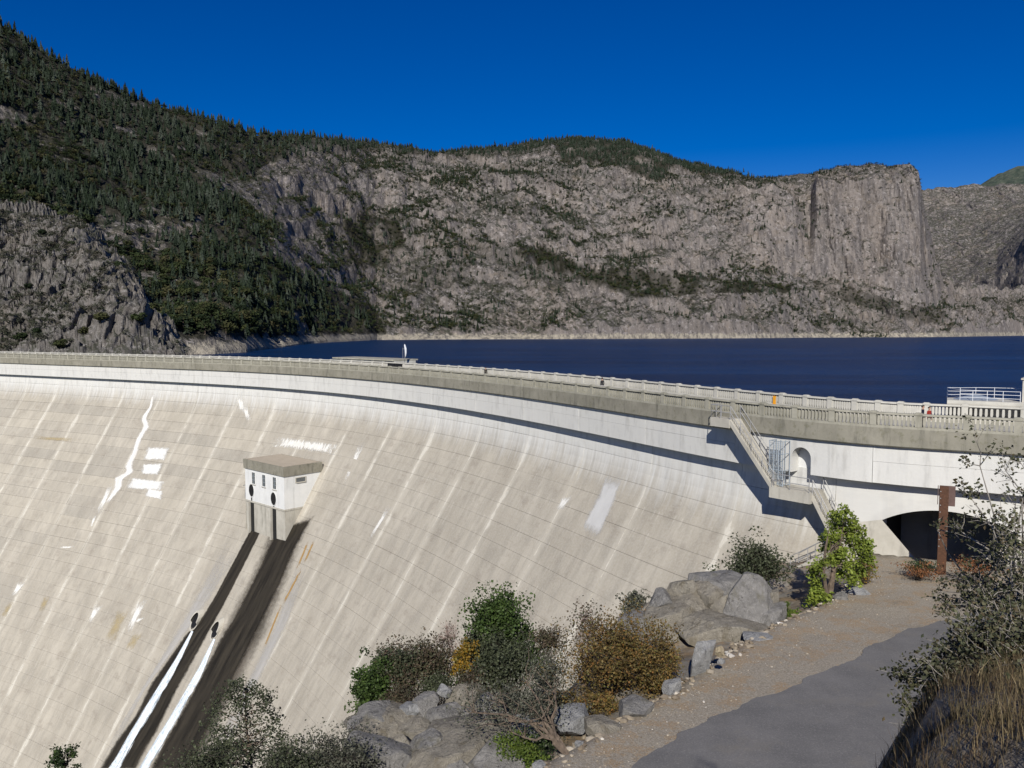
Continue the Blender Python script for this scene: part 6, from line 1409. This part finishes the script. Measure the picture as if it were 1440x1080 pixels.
def build_grass():
    r = np.random.default_rng(66); n = 52000
    X = r.uniform(0.4, 4.5, n); Y = r.uniform(1.7, 4.6, n); ok = X > 0.40 * Y - 0.1 + 0.12 * np.abs(r.normal(size=len(X))); X, Y = X[ok], Y[ok]; n = len(X)
    Z = np.array([gz(x, y) for x, y in zip(X, Y)]); H = r.uniform(0.05, 0.19, n) * (0.75 + 0.5 * (r.uniform(size=n) < 0.08)); lean = r.normal(size=(n, 2)) * 0.25 * H[:, None]; a = r.uniform(0, 3.14, n); w = 0.0011 + 0.0012 * r.uniform(size=n)
    dx, dy = np.cos(a) * w, np.sin(a) * w
    B = np.stack([X, Y, Z - 0.02], 1); D = np.stack([dx, dy, 0 * dx], 1); Mid = B + np.stack([lean[:, 0] * 0.35, lean[:, 1] * 0.35, H * 0.6], 1); T = B + np.stack([lean[:, 0], lean[:, 1], H], 1)
    V = np.stack([B - D, B + D, Mid + D * 0.8, Mid - D * 0.8, T], 1).reshape(-1, 3); i = np.arange(n) * 5
    leafmat('grass_dry', [(0.07, 0.05, 0.026), (0.13, 0.095, 0.05), (0.10, 0.075, 0.04), (0.30, 0.24, 0.13), (0.12, 0.075, 0.042), (0.08, 0.072, 0.034)], 0.7, 0.2)
    o = mesh_np('dry_grass', V, [np.stack([i, i + 1, i + 2, i + 3], 1), np.stack([i + 3, i + 2, i + 4], 1)], M['grass_dry']); tag(o, 'dry straw-coloured grass blades at the bottom right corner', 'grass', kind='stuff')
build_grass()

# ------------------------------------------------------------------ trees on the mountains
def conifer_template(seed, layers=9, n=9, slim=0.2):
    r = np.random.default_rng(seed); V, Fc = [], []
    for l in range(layers):
        f = l / layers; z0 = 0.10 + 0.86 * f; rad = slim * (1 - f) ** 0.75 * r.uniform(0.75, 1.15); hgt = 0.86 / layers * 2.1; b = len(V); off = r.uniform(0, 6.28)
        ox, oy = r.normal(size=2) * 0.012
        for k in range(n):
            a = off + 2 * math.pi * k / n; rr = rad * (r.uniform(0.85, 1.25) if k % 2 == 0 else r.uniform(0.3, 0.6)); V.append((ox + rr * math.cos(a), oy + rr * math.sin(a), z0 - (0.35 * rr if k % 2 == 0 else 0) + r.normal() * 0.008))
        V.append((ox, oy, min(1.02, z0 + hgt)))
        for k in range(n): Fc.append([b + k, b + (k + 1) % n, b + n])
    return np.array(V), np.array(Fc)
def oak_template(seed, n=150):
    r = np.random.default_rng(seed); lob = r.normal(size=(9, 3)); lob /= np.linalg.norm(lob, axis=1)[:, None]; lob = lob * np.array([0.28, 0.28, 0.2]) * r.uniform(0.5, 1.1, (9, 1)) + (0, 0, 0.58)
    k = r.integers(0, 9, n); d = r.normal(size=(n, 3)); d /= np.linalg.norm(d, axis=1)[:, None]; p = lob[k] + d * np.array([0.2, 0.2, 0.17]) * r.uniform(0.8, 1.08, (n, 1))
    nn = d + r.normal(size=(n, 3)) * 0.45; nn /= np.linalg.norm(nn, axis=1)[:, None]; u = np.cross(nn, r.normal(size=(n, 3))); u /= np.linalg.norm(u, axis=1)[:, None]; w = np.cross(nn, u); s = r.uniform(0.055, 0.10, (n, 1))
    V = np.stack([p + u * s, p - u * s * 0.5 + w * s * 0.87, p - u * s * 0.5 - w * s * 0.87], 1).reshape(-1, 3); i = np.arange(n) * 3
    return V, np.stack([i, i + 1, i + 2], 1)
CON = [conifer_template(300 + k, 9, 9, 0.20 + 0.025 * (k % 4)) for k in range(6)]; OAK = [oak_template(400 + k) for k in range(5)]
FARCON = [conifer_template(500 + k, 5, 6, 0.22) for k in range(4)]; FAROAK = [oak_template(520 + k, 60) for k in range(4)]
def mat_tree(name, cols):
    t = NT(name); c = t.ramp(t.attr('tint'), [(i / (len(cols) - 1), c) for i, c in enumerate(cols)]); n = t.noise(t.pos(), 0.8, 3, 0.7)
    c = t.mix(t.ss(n, 0.35, 0.7, 0, 0.4), c, (0.012, 0.018, 0.01)); M[name] = t.fin(c, 0.85, 0.15)
def mat_tree_obj(name, cols):
    t = NT(name); c = t.ramp(t.orand(), [(i / (len(cols) - 1), c) for i, c in enumerate(cols)]); n = t.noise(t.pos(), 0.8, 3, 0.7)
    c = t.mix(t.ss(n, 0.35, 0.7, 0, 0.4), c, (0.02, 0.03, 0.015)); M[name] = t.fin(c, 0.85, 0.15)
CC = [(0.008, 0.014, 0.008), (0.014, 0.023, 0.012), (0.024, 0.034, 0.021), (0.05, 0.062, 0.047)]
OC = [(0.009, 0.016, 0.007), (0.016, 0.026, 0.009), (0.028, 0.040, 0.013), (0.046, 0.052, 0.018), (0.07, 0.062, 0.03)]
SCc = [(0.028, 0.034, 0.020), (0.042, 0.048, 0.030), (0.062, 0.062, 0.044), (0.085, 0.074, 0.055)]
mat_tree('forest_conifer', CC); mat_tree('forest_oak', OC); mat_tree('forest_scrub', SCc); mat_tree_obj('pine_crown', CC); mat_tree_obj('oak_crown', OC)
def join_trees(name, pts, hs_, wid, tmpl, mat, label, tint, cat):
    VV, FF, TT = [], [], []; nb = 0; r = np.random.default_rng(len(pts))
    for i, p in enumerate(pts):
        V, Fc = tmpl[i % len(tmpl)]; a = r.uniform(0, 6.28); C, S = math.cos(a), math.sin(a); h = hs_[i]; w = h * wid[i]
        q = np.stack([(V[:, 0] * C - V[:, 1] * S) * w, (V[:, 0] * S + V[:, 1] * C) * w, V[:, 2] * h], 1) + p; VV.append(q); FF.append(Fc + nb); nb += len(V); TT.append(np.full(len(V), tint[i]))
    o = mesh_np(name, np.concatenate(VV), np.concatenate(FF), mat, attrs={'tint': np.concatenate(TT)}); tag(o, label, cat, kind='stuff'); return o
def pick(Q, w, n, r):
    """random points on a fan terrain with the given vertex weights times cell area"""
    A = np.linalg.norm(np.cross(Q[1:, :-1] - Q[:-1, :-1], Q[:-1, 1:] - Q[:-1, :-1]), axis=-1); W = (A * w[:-1, :-1]).ravel(); W = np.maximum(W, 0); k = r.choice(len(W), n, p=W / W.sum()); i, j = np.unravel_index(k, A.shape)
    a, b = r.uniform(size=n)[:, None], r.uniform(size=n)[:, None]
    P = Q[i, j] * (1 - a) * (1 - b) + Q[i + 1, j] * a * (1 - b) + Q[i, j + 1] * (1 - a) * b + Q[i + 1, j + 1] * a * b
    return P, i, j
def build_forest():
    r = np.random.default_rng(88); vis = ((mpx[..., 0] > -60) & (mpx[..., 0] < 1500) & (mpx[..., 1] > -80)).astype(float); vis *= (MT < 5.25)[None]
    near = np.clip((1500.0 / np.maximum(MQ[..., 1], 500)) ** 1.2, 0.25, 3)
    fm = np.zeros(mpx.shape[:2])
    for pl in FOREST: fm = np.maximum(fm, inpoly(mpx, pl))
    gv = np.zeros(MQ.shape[:2]); e1 = MQ[1:, :-1] - MQ[:-1, :-1]; e2 = MQ[:-1, 1:] - MQ[:-1, :-1]; nn = np.cross(e1, e2); gv[:-1, :-1] = np.abs(nn[..., 2]) / (np.linalg.norm(nn, axis=-1) + 1e-9)
    slope_ok = 0.12 + sstep(0.35, 0.7, gv) * 1.3
    # main forest
    P, i, j = pick(MQ, dens * vis * fm * near, 8200, r); c = r.uniform(size=len(P)) < conif[i, j]
    H = np.where(c, r.uniform(8, 25, len(P)) * (0.75 + 0.25 * sstep(700, 1500, P[:, 1])), r.uniform(5, 12, len(P)) * (1.35 - 0.35 * sstep(900, 1500, P[:, 1])))
    # patches elsewhere
    P2, i2, j2 = pick(MQ, dens * vis * (1 - fm), 8500, r); c2 = r.uniform(size=len(P2)) < conif[i2, j2]; H2 = np.where(c2, r.uniform(13, 24, len(P2)), r.uniform(8, 14, len(P2))) * tsz[i2, j2]
    spots_ = vis * (1 - fm) * (1 - np.clip(dens * 2, 0, 1)) * ((MT > 0.7) & (MT < 4.9))[None] * np.clip(0.15 + 1.9 * fbm(MQ / np.array([150, 150, 90.0]), 4, 157), 0.02, 2) * (0.35 + 1.4 * sstep(480, 300, MX)[:, None] + 0.9 * sstep(1000, 500, MX)[:, None]) * slope_ok
    P4, i4, j4 = pick(MQ, spots_, 9500, r); c4 = r.uniform(size=len(P4)) < 0.22; H4 = np.where(c4, r.uniform(8, 18, len(P4)), r.uniform(4.5, 12, len(P4)))
    P2 = np.concatenate([P2, P4]); c2 = np.concatenate([c2, c4]); H2 = np.concatenate([H2, H4])
    # single trees along the skyline
    col = r.integers(0, len(MX), 420); rw = np.array([np.argmin(mpx[k, :, 1] + (MT < 4.2) * 1e4) for k in col]); ok = (MX[col] > -40) & (MX[col] < 1060); P3 = MQ[col[ok], rw[ok]] + r.normal(size=(ok.sum(), 3)) * np.array([8, 12, 0]) - (0, 0, 2); H3 = r.uniform(12, 27, len(P3)) * np.where(P3[:, 1] > 2400, 0.85, 1)
    Pc = np.concatenate([P[c], P2[c2], P3]); Hc = np.concatenate([H[c], H2[c2], H3]); Po = np.concatenate([P[~c], P2[~c2]]); Ho = np.concatenate([H[~c], H2[~c2]])
    for kind, PP, HH, tm, ftm, mat, lab, cat, grp, fl, nm in (
        ('pine_tree', Pc, Hc, CON, FARCON, 'pine_crown', 'dark pointed conifer in the forest on the left mountainside', 'tree', 'conifers of the left mountainside', 'massed conifers covering the mountain slopes and skyline', 'conifer_forest'),
        ('oak_tree', Po, Ho, OAK, FAROAK, 'oak_crown', 'rounded dark green oak in the forest above the lake shore', 'tree', 'oaks of the left mountainside', 'massed round-crowned oaks on the mountain slopes', 'oak_forest')):
        q = proj(PP); size = HH / PP[:, 1]; size = np.where((q[:, 0] > 5) & (q[:, 0] < 600) & (q[:, 1] > 20) & (q[:, 1] < 478) & ~((q[:, 0] < 235) & (q[:, 1] > 300 + 0.75 * np.clip(q[:, 0] - 60, 0, 400))), size, 0)
        order = np.argsort(-size); first, rest = order[:300], order[300:]
        tms = []
        for V, Fc in tm:
            o = mesh_np('crown', V, Fc, M[mat]); tms.append(o.data); bpy.data.objects.remove(o)
        m = MB(); m.tube([(0, 0, -0.03), (0, 0, 0.35), (0, 0, 0.8)], [0.022, 0.017, 0.006], 5); o = m.build('trunk', M['bark'], None); tme = o.data; bpy.data.objects.remove(o)
        for n_, k in enumerate(first):
            e = bpy.data.objects.new(kind, None); COL.objects.link(e); e.location = PP[k]; h = HH[k]; w = h * r.uniform(0.85, 1.25) * (1.0 if kind == 'pine_tree' else 1.25); e.scale = (w, w, h); e.rotation_euler = (0, 0, r.uniform(0, 6.28)); qx, qy = proj(PP[k]); kd = 'pointed conifer' if kind == 'pine_tree' else 'round-crowned oak'
            sky_y = float(np.interp(qx, [0, 60, 110, 200, 300, 400, 500, 600], [29, 67, 101, 143, 169, 188, 200, 208]))
            place = 'on the skyline of the left mountain' if qy < sky_y + 16 else ('low on the left slope above the lake beach' if qy > 430 and qx > 230 else ('on the left mountainside above the rocky hill' if qx < 200 else ('along the right edge of the left forest' if qx > 380 else 'in the middle of the forest on the left mountain')))
            tag(e, ('tall ' if h > (17 if kind == 'pine_tree' else 8.5) else 'short ') + 'dark ' + kd + ' ' + place, cat, grp)
            cr = bpy.data.objects.new('crown', tms[n_ % len(tms)]); COL.objects.link(cr); cr.parent = e
            tr = bpy.data.objects.new('trunk', tme); COL.objects.link(tr); tr.parent = e
        join_trees(nm, PP[rest], HH[rest], r.uniform(0.85, 1.25, len(rest)) * (1.0 if kind == 'pine_tree' else 1.25), ftm if kind == 'oak_tree' else CON[:3] + FARCON, M['forest_conifer' if kind == 'pine_tree' else 'forest_oak'], fl, r.uniform(size=len(rest)), cat)
    # scrub on the granite
    Ps, _, _ = pick(MQ, vis * (1 - np.clip(dens * 1.5, 0, 1)) * (MT > 0.8)[None] * (0.2 + slope_ok) * np.clip(0.6 + 1.5 * fbm(MQ / 110.0, 3, 57), 0.05, 2), 22000, r)
    Pf, _, _ = pick(FQ, np.ones(FQ.shape[:2]) * (FT > 0.05)[None] * np.clip(0.3 + 1.8 * fbm(FQ / 200.0, 3, 58), 0.0, 2), 1500, r)
    Ps = np.concatenate([Ps, Pf]); hh = r.uniform(2.5, 8.5, len(Ps)) * np.where(r.uniform(size=len(Ps)) < 0.08, 1.8, 1); join_trees('scrub', Ps - (0, 0, 0.6), hh, r.uniform(1.0, 1.9, len(Ps)), [oak_template(600 + k, 26) for k in range(4)], M['forest_scrub'], 'low dull scrub dotted over the granite slopes', r.uniform(size=len(Ps)), 'scrub')
    # knoll: individual bushes and a mat of scrub
    kp = proj(KQ); kv = ((kp[..., 0] > -30) & (kp[..., 0] < 260) & (kp[..., 1] < 500)).astype(float) * ((KT > 0.2) & (KT < 4.4))[None]
    Pk, _, _ = pick(KQ, kv * np.clip(0.4 + 1.5 * fbm(KQ / 18.0, 3, 59), 0, 2), 1700, r); join_trees('scrub', Pk - (0, 0, 0.3), r.uniform(0.7, 2.2, len(Pk)), r.uniform(1.0, 1.9, len(Pk)), [oak_template(620 + k, 60) for k in range(4)], M['forest_scrub'], 'grey-brown scrub on the rocky hill at the left', r.uniform(size=len(Pk)), 'scrub')
    tms = []
    for k in range(4):
        V, Fc = oak_template(640 + k, 420); V = (V - (0, 0, 0.58)) * 1.0 + (0, 0, 0.5); o = mesh_np('foliage', V, Fc, M['oak_crown']); tms.append(o.data); bpy.data.objects.remove(o)
    m = MB()
    for a in range(5): m.tube([(0, 0, -0.1), (0.12 * math.cos(a * 1.3), 0.12 * math.sin(a * 1.3), 0.25), (0.25 * math.cos(a * 1.3), 0.25 * math.sin(a * 1.3), 0.5)], [0.03, 0.02, 0.01], 4)
    o = m.build('branches', M['twig_dark'], None); bme = o.data; bpy.data.objects.remove(o)
    spots = [(12, 392, 4.6, 'dark bush at the left picture edge on the rocky hill'), (85, 490, 3.4, 'bright green bush just above the parapet on the rocky hill'), (70, 440, 2.8, 'small green bush in the middle of the rocky hill'), (140, 452, 3.4, 'upright dark bush beside the smooth rock face'), (30, 478, 3.0, 'green bush above the far end of the parapet'),
             (195, 455, 4.0, 'green tree at the right flank of the rocky hill'), (50, 470, 2.6, 'grey-green bush low on the rocky hill'), (165, 378, 3.4, 'yellow-green bush on the right shoulder of the rocky hill'), (118, 470, 2.8, 'brown-green bush above the parapet'), (40, 405, 2.4, 'small bush left of the pale rock slab'), (100, 345, 2.6, 'bush on the crest of the rocky hill'), (60, 330, 2.8, 'bush near the top left of the rocky hill'), (215, 445, 5.0, 'oak leaning over the right end of the rocky hill'), (228, 470, 4.4, 'oak at the foot of the rocky hill by the lake')]
    idx = kp.reshape(-1, 2); okm = (np.broadcast_to((KT > 0.15) & (KT < 4.3), kp.shape[:2])).ravel()
    for n_, (x, y, h, lab) in enumerate(spots):
        dd = np.hypot(idx[:, 0] - x, idx[:, 1] - y) + (~okm) * 1e4; p = KQ.reshape(-1, 3)[dd.argmin()]
        e = bpy.data.objects.new('bush', None); COL.objects.link(e); e.location = p - (0, 0, 0.3); e.scale = (h * 1.25, h * 1.25, h); e.rotation_euler = (0, 0, n_ * 1.7); tag(e, lab, 'bush', 'bushes on the rocky hill')
        for nm_, me_ in (('foliage', tms[n_ % 4]), ('branches', bme)): c_ = bpy.data.objects.new(nm_, me_); COL.objects.link(c_); c_.parent = e
build_forest()
